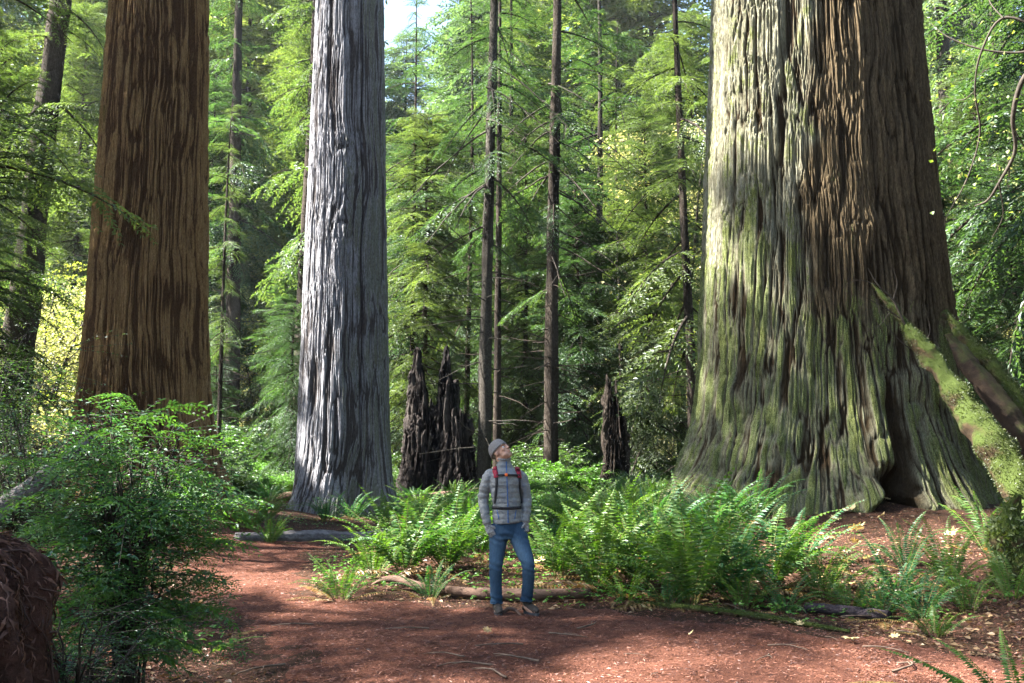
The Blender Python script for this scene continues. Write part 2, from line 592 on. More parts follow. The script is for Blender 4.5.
def grey_extra(e, rad):
    TH, Z = e['TH'], e['Z']
    fl = np.exp(-np.clip(Z, -0.5, 9) / 0.9)
    lobes = (vnoise(np.cos(TH) * 2.6, np.sin(TH) * 2.6, 0.3, 171) - 0.45) * 1.1 * fl
    c = np.cos(TH - 1.5 * PI - 1.05) + 0.9 * (fbm(e['cx'] * 1.5, e['sy'] * 1.5, Z * 0.25, 181) - 0.5)
    moss = 0.85 * sstep(0.55, 0.95, c) + 0.5 * sstep(1.3, 0.0, Z)
    # bark torn off low on the left side
    scar = np.exp(-(((TH - (1.5 * PI - 0.57)) / 0.12) ** 2 + ((Z - 3.3) / 0.8) ** 2) ** 2)
    hol = np.exp(-(((TH - (1.5 * PI + 0.15)) / 0.22) ** 2 + ((Z - 0.9) / 0.7) ** 2))
    d = e['d'] - 0.10 * scar - 0.12 * hol
    seam = np.exp(-((TH - (1.5 * PI + 0.56 + 0.03 * np.sin(Z * 1.7))) / 0.028) ** 2) + 0.8 * np.exp(-((TH - (1.5 * PI - 0.40 + 0.02 * np.sin(Z * 1.1))) / 0.02) ** 2) * sstep(3, 5, Z)
    d = d - 0.10 * seam
    ridge = np.clip(e['ridge'] * (1 - 0.95 * scar) * (1 - 0.8 * np.clip(seam, 0, 1)), 0, 1)
    brown = 0 * Z
    return rad + lobes, d, ridge, moss, brown


V, F, A_ = trunk(interp([-1, 0, 0.5, 1.2, 2.4, 6, 14, 34], [1.62, 1.42, 1.32, 1.27, 1.22, 1.13, 0.94, 0.5]), zrange(-0.6, 15, 0.04, 34, 0.5), 700,
                 8.5, 0.046, 13, axis=lambda z: ((gtop[0] - g0[0]) * z / 14 * 0.5, 0 * z), R0=1.15, extra=grey_extra, front=True, fz=0.13, sharp=3.2, warp=0.35)
tr = thing('redwood_tree', 'silver grey redwood trunk with smooth weathered bark at the bend of the path', 'tree', (xg, DG, zg))
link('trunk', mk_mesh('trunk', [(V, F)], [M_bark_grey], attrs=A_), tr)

# --- giant right redwood
DR = 19.6
xr = at(828, 480, DR)[0]
zr = 0.45


def giant_extra(e, rad):
    TH, Z = e['TH'], e['Z']
    phi = np.arctan2(np.sin(TH - 1.5 * PI), np.cos(TH - 1.5 * PI))  # 0 faces the path, negative is to the left
    low = np.exp(-np.clip(Z, -0.6, 9) / 1.5)
    lobes = (vnoise(np.cos(TH) * 3.2, np.sin(TH) * 3.2, Z * 0.10, 271) - 0.45) * 0.75 * low
    lobes2 = (vnoise(np.cos(TH) * 7.5, np.sin(TH) * 7.5, Z * 0.22, 277) - 0.5) * 0.34 * np.exp(-np.clip(Z, -0.6, 9) / 2.6)
    # gnarled, flowing folds near the base
    gx_ = e['cx'] * 2.2 + 1.4 * (fbm(e['cx'] * 0.8, e['sy'] * 0.8, Z * 0.9, 291) - 0.5)
    gy_ = e['sy'] * 2.2 + 1.4 * (fbm(e['cx'] * 0.8 + 5, e['sy'] * 0.8, Z * 0.9, 293) - 0.5)
    fold = (1 - np.abs(2 * vnoise(gx_, gy_, Z * 0.75, 299) - 1)) ** 2
    fold2 = (1 - np.abs(2 * vnoise(gx_ * 2.1, gy_ * 2.1, Z * 1.7, 305) - 1)) ** 2
    k = sstep(4.2, 0.6, Z)
    fold3 = (1 - np.abs(2 * vnoise(gx_ * 4.6, gy_ * 4.6, Z * 2.6, 309) - 1)) ** 2
    d = e['d'] * (1 - 0.35 * k) - 0.10 * k * fold - 0.075 * k * fold2 - 0.04 * k * fold3 + 0.06 * k
    ridge = np.clip(e['ridge'] + 0.30 * k * (1 - e['ridge']) - 0.16 * k * fold ** 2 - 0.22 * k * fold2 ** 2 - 0.15 * k * fold3 ** 2, 0, 1)
    # dark split where the pale slab of bark ends
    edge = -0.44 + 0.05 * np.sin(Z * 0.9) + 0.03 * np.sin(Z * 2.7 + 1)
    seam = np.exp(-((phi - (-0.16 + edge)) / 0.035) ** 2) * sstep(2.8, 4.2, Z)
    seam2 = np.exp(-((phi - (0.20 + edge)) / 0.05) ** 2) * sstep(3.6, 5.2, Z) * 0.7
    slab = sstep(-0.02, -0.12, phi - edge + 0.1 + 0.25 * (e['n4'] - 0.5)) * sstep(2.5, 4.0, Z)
    d = d - 0.085 * seam - 0.06 * seam2 + 0.05 * slab
    # long scar of bare wood and the hollow at the foot
    scar = np.exp(-(((phi + 0.93) / 0.03) ** 2 + ((Z - 2.75) / 0.5) ** 2) ** 2)
    d = d - 0.07 * scar
    for bp_, bz_, br_, ba_ in ((-0.95, 2.25, .22, .14), (-0.74, 2.75, .16, .10), (-0.60, 1.35, .28, .12), (0.34, 2.5, .2, .10), (-0.30, 1.9, .16, .08), (0.1, 5.2, .2, .07), (-1.0, 1.2, .2, .10)):
        bl = np.exp(-(((phi - bp_) * 2.4 / br_) ** 2 + ((Z - bz_) / (br_ * 1.3)) ** 2))
        d = d + ba_ * bl * (.5 + 1.1 * (e['n2'] * .5 + e['n4']) - .3)
    hol = np.exp(-((((phi - 0.04) / (0.10 + 0.03 * np.sin(Z * 9))) ** 2) + ((Z - 0.25) / 0.62) ** 2) ** 2)
    hol2 = np.exp(-((((phi - 0.13) / 0.055) ** 2) + ((Z - 1.2) / 1.1) ** 2) ** 2)
    d = d - 0.95 * hol - 0.13 * hol2
    ridge = np.clip(ridge * (1 - 0.9 * np.clip(0.8 * seam + 0.5 * seam2 + hol + 0.5 * hol2 + scar, 0, 1)), 0, 1)
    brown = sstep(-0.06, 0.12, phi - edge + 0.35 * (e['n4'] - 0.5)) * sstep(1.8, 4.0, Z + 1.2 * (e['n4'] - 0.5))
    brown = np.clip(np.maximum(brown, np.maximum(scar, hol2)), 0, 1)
    moss = sstep(6.2, 1.6, Z + 4.5 * (fbm(e['cx'] * 0.9, e['sy'] * 0.9, Z * 0.35, 331) - 0.5)) * (1 - 0.30 * sstep(-0.5, 0.2, phi) * sstep(2.2, 3.6, Z)) + 0.30 * sstep(0.1, 0.35, np.abs(np.sin(phi * 5)))
    moss = moss * (1 - 0.75 * brown * sstep(2.6, 4.2, Z))
    moss = np.clip(moss * (1 - hol) * (1 - hol2) * (1 - scar), 0, 1.0)
    return rad + lobes + lobes2, d, ridge, moss, brown


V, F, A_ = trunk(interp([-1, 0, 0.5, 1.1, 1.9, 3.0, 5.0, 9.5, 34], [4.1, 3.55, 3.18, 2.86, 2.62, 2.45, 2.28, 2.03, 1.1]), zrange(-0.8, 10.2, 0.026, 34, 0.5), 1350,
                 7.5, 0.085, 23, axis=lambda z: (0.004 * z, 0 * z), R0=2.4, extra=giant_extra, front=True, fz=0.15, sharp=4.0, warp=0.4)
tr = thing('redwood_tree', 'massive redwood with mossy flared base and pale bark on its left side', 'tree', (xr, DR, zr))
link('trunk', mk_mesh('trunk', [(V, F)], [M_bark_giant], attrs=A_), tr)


# ------------------------------------------------------------------ foliage generators (all numpy)
def leaves(P, D, Nn, ln, lw, rs, bend=0.25):
    """kite leaves from P along D; Nn approx normal. Returns V,F"""
    D = D / (np.linalg.norm(D, axis=1)[:, None] + 1e-9)
    S = np.cross(D, Nn)
    S /= np.linalg.norm(S, axis=1)[:, None] + 1e-9
    U = np.cross(S, D)
    ln, lw = np.asarray(ln)[:, None], np.asarray(lw)[:, None]
    mid = P + D * ln * 0.45 + U * ln * 0.06
    tip = P + D * ln - U * ln * bend * 0.5
    V = np.stack([P, mid + S * lw * 0.5, tip, mid - S * lw * 0.5], 1).reshape(-1, 3)
    F = np.arange(len(P) * 4).reshape(-1, 4)
    return V, F


def make_spray(rs, L, W, ll, lw, tw_sp, lf_sp, droop=0.35, jit=0.35):
    """flat conifer branch along +x; returns leaf (V,F) and wood axis points"""
    n = max(5, int(L / tw_sp))
    t = (np.arange(n) + rs.random(n) * 0.6) / n * 0.94 + 0.05
    wig = rs.normal(0, 0.03)

    def ax(t):
        return np.stack([L * t * (1 - 0.08 * t), L * wig * np.sin(t * 4 + wig * 30), -droop * L * t ** 2], -1)

    P0 = ax(t)
    side = np.where(np.arange(n) % 2 == 0, 1.0, -1.0)
    wl = W * np.clip(t * 4 + 0.25, 0, 1) * (1 - t) ** 0.75 * rs.uniform(0.55, 1.15, n) + 2.0 * ll
    a = np.radians(rs.uniform(42, 68, n))
    td = np.stack([np.cos(a), side * np.sin(a), rs.normal(-0.18, 0.18, n) - droop * t], -1)
    td /= np.linalg.norm(td, axis=1)[:, None]
    m = np.maximum(2, (wl / lf_sp).astype(int))
    idx = np.repeat(np.arange(n), m)
    u = np.concatenate([(np.arange(k) + 0.5) / k for k in m])
    P = P0[idx] + td[idx] * (wl[idx] * u)[:, None]
    P[:, 2] -= 0.28 * wl[idx] * u ** 2
    outP, outD, outN, outL = [], [], [], []
    up = np.array([0, 0, 1.0])
    for s in (1, -1):
        c, sn = math.cos(R(48)), math.sin(R(48)) * s
        b = np.cross(up[None], td[idx])
        D = td[idx] * c + b * sn + rs.normal(0, jit, (len(idx), 3)) * 0.5
        outP.append(P)
        outD.append(D)
        outN.append(up[None] + rs.normal(0, jit, (len(idx), 3)))
        outL.append(ll * (1.05 - 0.45 * u) * rs.uniform(0.7, 1.25, len(idx)))
    P, D, N_, Ln = map(np.concatenate, (outP, outD, outN, outL))
    lf = leaves(P, D, N_, Ln, Ln * (lw / ll), rs)
    return lf, ax(np.linspace(0, 0.97, 7))


def spray_set(seed, ll, lw, tw, lf, n=5, L=2.0, W=0.62, droop=0.35):
    rs = np.random.default_rng(seed)
    return [make_spray(rs, L, W * rs.uniform(0.85, 1.2), ll, lw, tw, lf, droop * rs.uniform(0.6, 1.4)) for _ in range(n)], L


SP_NEAR = spray_set(1, 0.095, 0.034, 0.070, 0.046, W=0.85, droop=0.26)
SP_MID = spray_set(2, 0.15, 0.062, 0.095, 0.075, W=0.95, droop=0.28)
SP_FAR = spray_set(3, 0.30, 0.13, 0.17, 0.15, L=2.6, W=1.2, droop=0.4)


def cat(parts):
    Vs, Fs, o = [], [], 0
    for V, F in parts:
        Vs.append(V)
        Fs.append(F + o)
        o += len(V)
    return np.concatenate(Vs), np.concatenate(Fs)


def conifer_parts(seed, H, r0, cb, Lmax, nbr, sprays, pitch0=R(8), shape=0.7, dead=0, gap=0.0, lean=0.0, ns=14, lay=0.40):
    rs = np.random.default_rng(seed)
    S, L0 = sprays
    zs = np.linspace(-0.6, H, 60)
    bend = rs.uniform(-0.02, 0.02, 2)

    def axis(z):
        return np.stack([bend[0] * z * np.sin(z / H * 3) + lean * z, bend[1] * z * np.sin(z / H * 2.4), z], -1)

    rad = r0 * (1 - np.clip(zs, 0, H) / H) ** 0.8 * (1 + 0.7 * np.exp(-np.clip(zs + 0.3, 0, 9) / 0.35)) + 0.012
    wood = [tube(axis(zs), rad, ns, disp=lambda b, th, rr: (fbm(b[..., 0] * 9, b[..., 1] * 9, b[..., 2] * 0.8, seed, 2) - 0.5) * 0.45 * rr[:, None])]
    fol = []
    az = rs.uniform(0, 6.28)
    hole = rs.uniform(0, 6.28)
    for i in range(nbr):
        q = ((i + rs.random()) / nbr) ** 0.85
        z = cb + (H - cb) * q
        az += 2.399 + rs.normal(0, 0.4)
        if gap and rs.random() < gap:
            continue
        if vnoise(z * 0.55 + seed, az * 0.4, 0.5, seed) < lay:
            continue
        Lb = Lmax * (1 - q) ** shape * rs.uniform(0.4, 1.25) + 0.35
        Vs, Fs = S[rs.integers(len(S))][0]
        axp = S[0][1]
        k = Lb / L0
        pitch = pitch0 + R(18) * (1 - q) - R(34) * q + rs.normal(0, 0.16)
        loc = axis(np.array([z]))[0]
        ky = k ** 0.6 if k < 1 else k
        Vb = Vs * np.array([k, ky, ky])
        fol.append((xform(Vb, az, 1, loc, pitch, rs.normal(0, 0.25)), Fs))
        A3 = xform(axp * np.array([k, ky, ky]), az, 1, loc, pitch)
        wood.append(tube(A3, np.linspace(0.006 + 0.013 * Lb, 0.004, len(A3)), 5))
    for i in range(dead):
        z = rs.uniform(0.12, 1) * max(cb, 2.0) + rs.uniform(0, 1.5)
        a = rs.uniform(0, 6.28)
        Ld = rs.uniform(0.5, 2.6)
        tt = np.linspace(0, 1, 6)
        p = axis(np.array([z]))[0] + np.stack([np.cos(a) * Ld * tt, np.sin(a) * Ld * tt, rs.uniform(-0.5, 0.25) * Ld * tt ** 1.5], -1) + rs.normal(0, 0.02, (6, 3)) * tt[:, None]
        wood.append(tube(p, np.linspace(0.022, 0.004, 6), 4))
    return cat(wood), cat(fol)


def rid(n):
    return {'ridge': np.full(n, 0.5)}


def tree_proto(name, label, cat_, wood, fol, mw, mf, loc, group=None, rotz=0, attrs=None, scale=1):
    t = thing(name, label, cat_, loc, rotz, group)
    t.scale = (scale,) * 3
    rr = 0.5 + 0.5 * np.sin(np.arange(len(wood[0])) * 12.9898) * 0.8
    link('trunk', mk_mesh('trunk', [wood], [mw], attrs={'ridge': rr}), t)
    link('crown', mk_mesh('crown', [fol], [mf], smooth=False), t)
    return t


def broadleaf_parts(seed, H, r0, spread, nlimb, nleaf, ll):
    rs = np.random.default_rng(seed)
    wood, P, D, N_ = [], [], [], []
    for j in range(rs.integers(2, 4)):
        a = rs.uniform(0, 6.28)
        tt = np.linspace(0, 1, 14)
        tip = np.array([np.cos(a) * spread * 0.45, np.sin(a) * spread * 0.45, H * rs.uniform(0.8, 1)])
        st = np.outer(tt, [0, 0, tip[2]]) + np.outer(tt ** 1.8, [tip[0], tip[1], 0]) + np.cumsum(rs.normal(0, 0.03, (14, 3)), 0)
        wood.append(tube(st, np.linspace(r0, 0.012, 14), 8))
        for i in range(nlimb):
            q = rs.uniform(0.22, 1)
            b = st[int(q * 13)]
            az = rs.uniform(0, 6.28)
            L = spread * (1.05 - 0.6 * q) * rs.uniform(0.5, 1.1)
            e = b + np.array([np.cos(az) * L, np.sin(az) * L, L * rs.uniform(-0.1, 0.5)])
            t2 = np.linspace(0, 1, 7)
            lim = b + np.outer(t2, e - b) + np.outer(t2 * (1 - t2), [0, 0, L * 0.35]) + rs.normal(0, 0.03, (7, 3)) * t2[:, None]
            wood.append(tube(lim, np.linspace(0.02, 0.005, 7), 4))
            m = int(nleaf * rs.uniform(0.6, 1.3))
            u = rs.uniform(0.25, 1.05, m)
            c = b + np.outer(u, e - b) + np.outer(u * (1 - u), [0, 0, L * 0.35])
            off = rs.normal(0, 1, (m, 3)) * np.array([0.28, 0.28, 0.09]) * (0.5 + 0.6 * L)
            P.append(c + off)
            D.append(rs.normal(0, 1, (m, 3)) * [1, 1, 0.3] + [0, 0, -0.5])
            N_.append(np.array([0, 0, 1.0]) + rs.normal(0, 0.4, (m, 3)))
    P, D, N_ = map(np.concatenate, (P, D, N_))
    ln = ll * rs.uniform(0.6, 1.3, len(P))
    return cat(wood), leaves(P, D, N_, ln, ln * 0.85, rs, 0.4)


def shrub_parts(seed, H, spread, nstem, ll, twigs=14, lf=16, wratio=0.5):
    """bush of arching stems with alternate small leaves on flat twigs"""
    rs = np.random.default_rng(seed)
    wood, P, D, N_ = [], [], [], []
    for s in range(nstem):
        az = rs.uniform(0, 6.28)
        hgt = H * rs.uniform(0.45, 1.0)
        out = spread * rs.uniform(0.3, 1.0)
        tt = np.linspace(0, 1, 10)
        st = np.stack([np.cos(az) * out * tt ** 1.3, np.sin(az) * out * tt ** 1.3, hgt * (1.6 * tt - 0.6 * tt ** 2.2) / 1.0], -1)
        st += np.cumsum(rs.normal(0, 0.012, (10, 3)), 0)
        st[:, :2] += rs.normal(0, 0.1 * spread, 2)
        wood.append(tube(st, np.linspace(0.012, 0.003, 10), 5))
        for i in range(twigs):
            q = rs.uniform(0.22, 1.0)
            f = q * 9
            b = st[int(f)] + (st[min(9, int(f) + 1)] - st[int(f)]) * (f % 1)
            a2 = az + rs.normal(0, 1.2)
            L = rs.uniform(0.18, 0.5) * (0.5 + 0.5 * H)
            dirv = np.array([np.cos(a2), np.sin(a2), rs.normal(0.05, 0.3)])
            dirv /= np.linalg.norm(dirv)
            t3 = np.linspace(0, 1, 5)
            tw = b + np.outer(t3 * L, dirv) + np.outer(t3 ** 2, [0, 0, -0.12 * L])
            wood.append(tube(tw, np.linspace(0.004, 0.0015, 5), 3))
            u = (np.arange(lf) + rs.random(lf) * 0.5) / lf
            c = b + np.outer(u * L, dirv) + np.outer(u ** 2, [0, 0, -0.12 * L])
            sd_ = np.where(np.arange(lf) % 2 == 0, 1, -1)[:, None]
            sv = np.cross(dirv, [0, 0, 1.0])
            sv /= np.linalg.norm(sv) + 1e-9
            P.append(c)
            D.append(dirv * 0.55 + sv * sd_ + rs.normal(0, 0.25, (lf, 3)))
            N_.append(np.array([0, 0, 1.0]) + rs.normal(0, 0.35, (lf, 3)))
    P, D, N_ = map(np.concatenate, (P, D, N_))
    ln = ll * rs.uniform(0.65, 1.25, len(P))
    return cat(wood), leaves(P, D, N_, ln, ln * wratio, rs, 0.3)


def frond(rs, L, lift, az, arch, npin=34, pw=0.10, wid=0.016, drop=0.0):
    """one sword fern frond, base at origin"""
    t = np.linspace(0, 1, npin)
    ang_ = lift - arch * t ** 1.3
    ds = L / npin
    x = np.cumsum(np.cos(ang_)) * ds
    z = np.cumsum(np.sin(ang_)) * ds
    sway = rs.normal(0, 0.12) * t ** 2 * L
    ca, sa = math.cos(az), math.sin(az)
    C = np.stack([x * ca - sway * sa, x * sa + sway * ca, z], -1)
    T = np.gradient(C, axis=0)
    T /= np.linalg.norm(T, axis=1)[:, None]
    S = np.array([-sa, ca, 0.0])[None] * np.ones((npin, 1))
    Nn = np.cross(T, S)
    k0 = int(npin * 0.12)
    prof = np.clip((t - 0.06) / 0.22, 0, 1) ** 0.7 * (1 - t ** 2.2) ** 0.9 + 0.04
    parts = []
    for s in (1, -1):
        D = S * s + T * 0.28 + Nn * (-0.18) + rs.normal(0, 0.07, (npin, 3))
        ln = pw * prof * L * rs.uniform(0.85, 1.12, npin)
        parts.append(leaves(C[k0:], D[k0:], Nn[k0:] + rs.normal(0, 0.22, (npin - k0, 3)), ln[k0:], np.full(npin - k0, wid * L), rs, 0.3))
    st = tube(C[::3], np.linspace(0.0045, 0.0015, len(C[::3])), 3)
    return cat(parts), st


def fern_parts(seed, L, n, ndead=3, lift=(54, 87), arch=(0.6, 1.75), npin=29):
    rs = np.random.default_rng(seed)
    lf, st, dd = [], [], []
    for i in range(n + ndead):
        az = i * 2.399 + rs.normal(0, 0.3)
        Lf = L * rs.uniform(0.7, 1.12)
        dead = i >= n
        l = R(rs.uniform(*lift)) if not dead else R(rs.uniform(5, 30))
        a, s = frond(rs, Lf, l, az, rs.uniform(*arch) if not dead else rs.uniform(0.5, 1.1), npin, pw=rs.uniform(0.085, 0.115), wid=0.027)
        o = np.array([math.cos(az), math.sin(az), 0]) * 0.05
        (dd if dead else lf).append((a[0] + o, a[1]))
        st.append((s[0] + o, s[1]))
    return cat(lf), cat(st), (cat(dd) if dd else None)


def fern_proto(seed, L, n, mat, loc, label, rotz=0, group=None, **kw):
    lf, st, dd = fern_parts(seed, L, n, **kw)
    t = thing('sword_fern', label, 'fern', loc, rotz, group)
    link('fronds', mk_mesh('fronds', [lf], [mat], smooth=False), t)
    link('stems', mk_mesh('stems', [st], [M_stem]), t)
    if dd:
        link('withered_fronds', mk_mesh('withered_fronds', [dd], [M_fern_dead], smooth=False), t)
    return t


M_stem = plain_mat('fern_stem', (0.06, 0.09, 0.02), (0.13, 0.10, 0.03), 20)

# ------------------------------------------------------------------ light
SUN_AZ, SUN_EL = R(1), R(46)     # from the left, a little behind the camera
S_dir = Vector((-math.cos(SUN_AZ) * math.cos(SUN_EL), -math.sin(SUN_AZ) * math.cos(SUN_EL), math.sin(SUN_EL)))
w = bpy.data.worlds.new('World')
SC.world = w
w.use_nodes = True
nt = w.node_tree
bg = nt.nodes['Background']
sky = nt.nodes.new('ShaderNodeTexSky')
sky.sky_type = 'NISHITA'
sky.sun_disc = False
sky.sun_elevation = SUN_EL
sky.sun_rotation = math.atan2(S_dir.x, S_dir.y)
nt.links.new(sky.outputs[0], bg.inputs[0])
bg.inputs[1].default_value = 0.055
sl = bpy.data.lights.new('sun', 'SUN')
sl.energy = 5.0
sl.angle = R(0.53)
sl.color = (1.0, 0.95, 0.87)
so = link('sun', sl)
so.rotation_euler = (-S_dir).to_track_quat('-Z', 'Y').to_euler()

cam = bpy.data.cameras.new('camera')
cam.sensor_width = 36
cam.lens = F_PX / 1024 * 36
cam.clip_end = 2000
co = link('camera', cam, None, (0, 0, CAM_H))
co.rotation_euler = (R(90) + PITCH, 0, 0)
SC.camera = co
SC.view_settings.view_transform = 'Standard'
SC.view_settings.look = 'None'
SC.view_settings.exposure = 3.65
SC.view_settings.gamma = 1
SC.cycles.max_bounces = 7
SC.cycles.diffuse_bounces = 3
SC.cycles.glossy_bounces = 2
SC.cycles.transmission_bounces = 5
SC.cycles.transparent_max_bounces = 4
SC.cycles.sample_clamp_indirect = 6
SC.cycles.use_denoising = True
SC.render.use_persistent_data = False


# ------------------------------------------------------------------ background trees that can be told apart
def stand(px, D, dz=-0.05, y=420):
    x = at(px, y, D)[0]
    return (x, D, gz(x, D) + dz)


SLIM = [
    # px, D, r0, H, crown base, Lmax, branches, gap, dead, lean, bark, needles, label
    (6, 30, 0.52, 34, 12, 3.4, 40, .35, 14, 0.045, M_bark_dark, M_needle_warm, 'dark leaning conifer trunk cut by the left edge of the picture'),
    (299, 45, 0.36, 38, 9, 3.2, 60, .2, 20, 0.0, M_bark_dark, M_needle_warm, 'dark straight trunk just left of the silver grey redwood'),
    (231, 55, 0.46, 40, 10, 4.0, 60, .2, 10, 0.0, M_bark_dark, M_needle, 'dark thick trunk beyond the path between brown and silver redwoods'),
    (219, 38, 0.09, 15, 5, 1.4, 34, .2, 24, 0.01, M_bark_dark, M_needle_warm, 'thin dark pole tree close to the right side of the brown redwood'),
    (484, 30, 0.20, 32, 7, 2.6, 46, .3, 30, 0.004, M_bark_slim, M_needle, 'slim pale grey trunk rising straight above the hiker'),
    (497, 33, 0.13, 22, 9, 2.0, 34, .2, 16, 0.0, M_bark_dark, M_needle, 'thin dark trunk touching the slim pale grey trunk above the hiker'),
    (551, 32, 0.23, 34, 6, 3.0, 40, .3, 44, -0.003, M_bark_dark, M_needle, 'dark slender trunk with many bare drooping branches right of the hiker'),
    (509, 46, 0.16, 30, 10, 2.6, 44, .2, 16, 0.0, M_bark_dark, M_needle, 'thin trunk seen between the pale grey trunk and the dark slender trunk'),
    (466, 39, 0.11, 22, 7, 2.0, 34, .2, 18, 0.0, M_bark_dark, M_needle, 'very thin dark trunk beside the charred broken snag'),
    (411, 37, 0.10, 20, 6, 2.4, 40, .1, 24, 0.0, M_bark_dark, M_needle, 'thin dark trunk close to the right side of the silver redwood'),
    (597, 38, 0.17, 26, 8, 2.6, 40, .2, 24, 0.0, M_bark_slim, M_needle, 'pale sunlit slim trunk beside the brown stump'),
    (623, 41, 0.10, 20, 6, 2.0, 36, .2, 22, 0.0, M_bark_dark, M_needle_warm, 'thin dark pole tree standing over the brown stump'),
    (693, 30, 0.15, 26, 5, 3.2, 50, .1, 20, -0.002, M_bark_dark, M_needle_warm, 'slim tree close to the left side of the massive mossy redwood'),
    (967, 46, 0.52, 40, 13, 4.4, 60, .2, 10, 0.0, M_bark_slim, M_needle_blue, 'thick hazy grey trunk right of the massive redwood'),
    (988, 52, 0.18, 30, 9, 2.6, 44, .2, 20, 0.0, M_bark_slim, M_needle, 'pale thin trunk near the right edge behind the mossy logs'),
    (1012, 40, 0.14, 26, 7, 2.8, 44, .2, 20, 0.0, M_bark_dark, M_needle_blue, 'thin dark trunk at the far right edge of the picture'),
]
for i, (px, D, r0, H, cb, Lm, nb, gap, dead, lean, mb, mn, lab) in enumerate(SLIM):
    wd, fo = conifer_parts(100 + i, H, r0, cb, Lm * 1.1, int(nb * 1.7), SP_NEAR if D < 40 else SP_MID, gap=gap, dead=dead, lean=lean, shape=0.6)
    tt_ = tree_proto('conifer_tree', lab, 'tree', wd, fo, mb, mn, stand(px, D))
    if px in (551, 484, 411):
        rsd = np.random.default_rng(700 + px)
        bb = []
        for q in range(16 if px == 551 else 8):
            z0, Ld = rsd.uniform(6.5, 14), rsd.uniform(1.2, 3.4)
            a0 = rsd.choice([rsd.normal(-.25, .5), PI + rsd.normal(.25, .5)], p=[.7, .3] if px == 551 else [.3, .7])
            k_ = np.linspace(0, 1, 12)
            bp_ = np.stack([lean * z0 + np.cos(a0) * Ld * k_, np.sin(a0) * Ld * k_, z0 - Ld * (.25 * k_ + rsd.uniform(.3, .8) * k_ ** 1.5)], -1) + np.cumsum(rsd.normal(0, .012, (12, 3)), 0)
            bb.append(tube(bp_, np.linspace(.035, .008, 12), 5))
            for u_ in range(3):
                m0 = bp_[rsd.integers(4, 11)]
                e_ = m0 + rsd.normal(0, .3, 3) + [0, 0, -.25]
                bb.append(tube(spline([m0, (m0 + e_) / 2 + rsd.normal(0, .04, 3), e_], 6), np.linspace(.011, .003, 6), 4))
        link('dead_branches', mk_mesh('dead_branches', [cat(bb)], [M_twig]), tt_)

# understorey and forest prototypes
rs0 = np.random.default_rng(77)


def hemlock(seed, H, nb, Lm, sp, mat, cb=0.8, r0=0.10):
    return conifer_parts(seed, H, r0, cb, Lm, nb, sp, pitch0=R(10), shape=0.34, dead=8), mat


PROTO = {}


def make_protos():
    defs = {
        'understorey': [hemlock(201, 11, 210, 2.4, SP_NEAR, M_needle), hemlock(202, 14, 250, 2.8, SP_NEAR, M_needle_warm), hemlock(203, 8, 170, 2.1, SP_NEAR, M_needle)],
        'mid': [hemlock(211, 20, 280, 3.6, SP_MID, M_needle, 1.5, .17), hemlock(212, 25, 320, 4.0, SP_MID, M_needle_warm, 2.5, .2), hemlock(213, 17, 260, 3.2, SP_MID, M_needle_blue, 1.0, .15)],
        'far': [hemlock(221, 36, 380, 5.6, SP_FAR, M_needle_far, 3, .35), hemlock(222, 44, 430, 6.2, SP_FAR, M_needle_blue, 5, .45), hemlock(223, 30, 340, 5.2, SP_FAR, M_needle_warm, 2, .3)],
    }
    maple = [(broadleaf_parts(231, 8, .07, 3.2, 16, 120, .095), M_maple), (broadleaf_parts(232, 11, .09, 3.6, 20, 130, .105), M_maple),
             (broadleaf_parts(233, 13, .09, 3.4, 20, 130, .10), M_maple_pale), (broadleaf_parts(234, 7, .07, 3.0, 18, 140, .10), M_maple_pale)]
    return defs, maple


DEFS, MAPLES = make_protos()
LABELS = {
    'understorey': 'young hemlock with drooping green sprays in the understorey behind the path',
    'mid': 'middle sized conifer with layered green branches in the woods behind',
    'far': 'tall distant conifer filling the forest far behind the redwoods',
    'maple': 'sunlit maple with pale yellow green leaves among the dark conifers',
}
GROUPS = {'understorey': 'understorey hemlocks', 'mid': 'conifers in the woods behind', 'far': 'distant conifers', 'maple': 'sunlit maples'}


def grow(kind, k, px, D, scale=1.0, label=None, group=True):
    rs = rs0
    loc = stand(px, D)
    key = (kind, k)
    g = GROUPS[kind] if group else None
    rz = rs.uniform(0, 6.28)
    if key not in PROTO:
        (parts, mat) = (MAPLES if kind == 'maple' else DEFS[kind])[k]
        nm = 'maple_tree' if kind == 'maple' else 'conifer_tree'
        t = tree_proto(nm, label or LABELS[kind], 'tree', parts[0], parts[1], M_bark_dark if kind != 'maple' else M_twig, mat, loc, g, rz, scale=scale)
        PROTO[key] = t
        return t
    t = copy_tree(PROTO[key], loc, rz, scale, label or LABELS[kind], g)
    if not group and 'group' in t:
        del t['group']
    return t


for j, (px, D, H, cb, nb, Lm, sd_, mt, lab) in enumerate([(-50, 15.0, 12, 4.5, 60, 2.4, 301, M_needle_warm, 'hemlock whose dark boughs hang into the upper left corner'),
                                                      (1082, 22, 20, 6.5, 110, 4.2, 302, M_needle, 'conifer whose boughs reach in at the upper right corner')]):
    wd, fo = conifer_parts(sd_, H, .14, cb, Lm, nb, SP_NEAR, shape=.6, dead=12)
    tree_proto('conifer_tree', lab, 'tree', wd, fo, M_bark_dark, mt, stand(px, D))

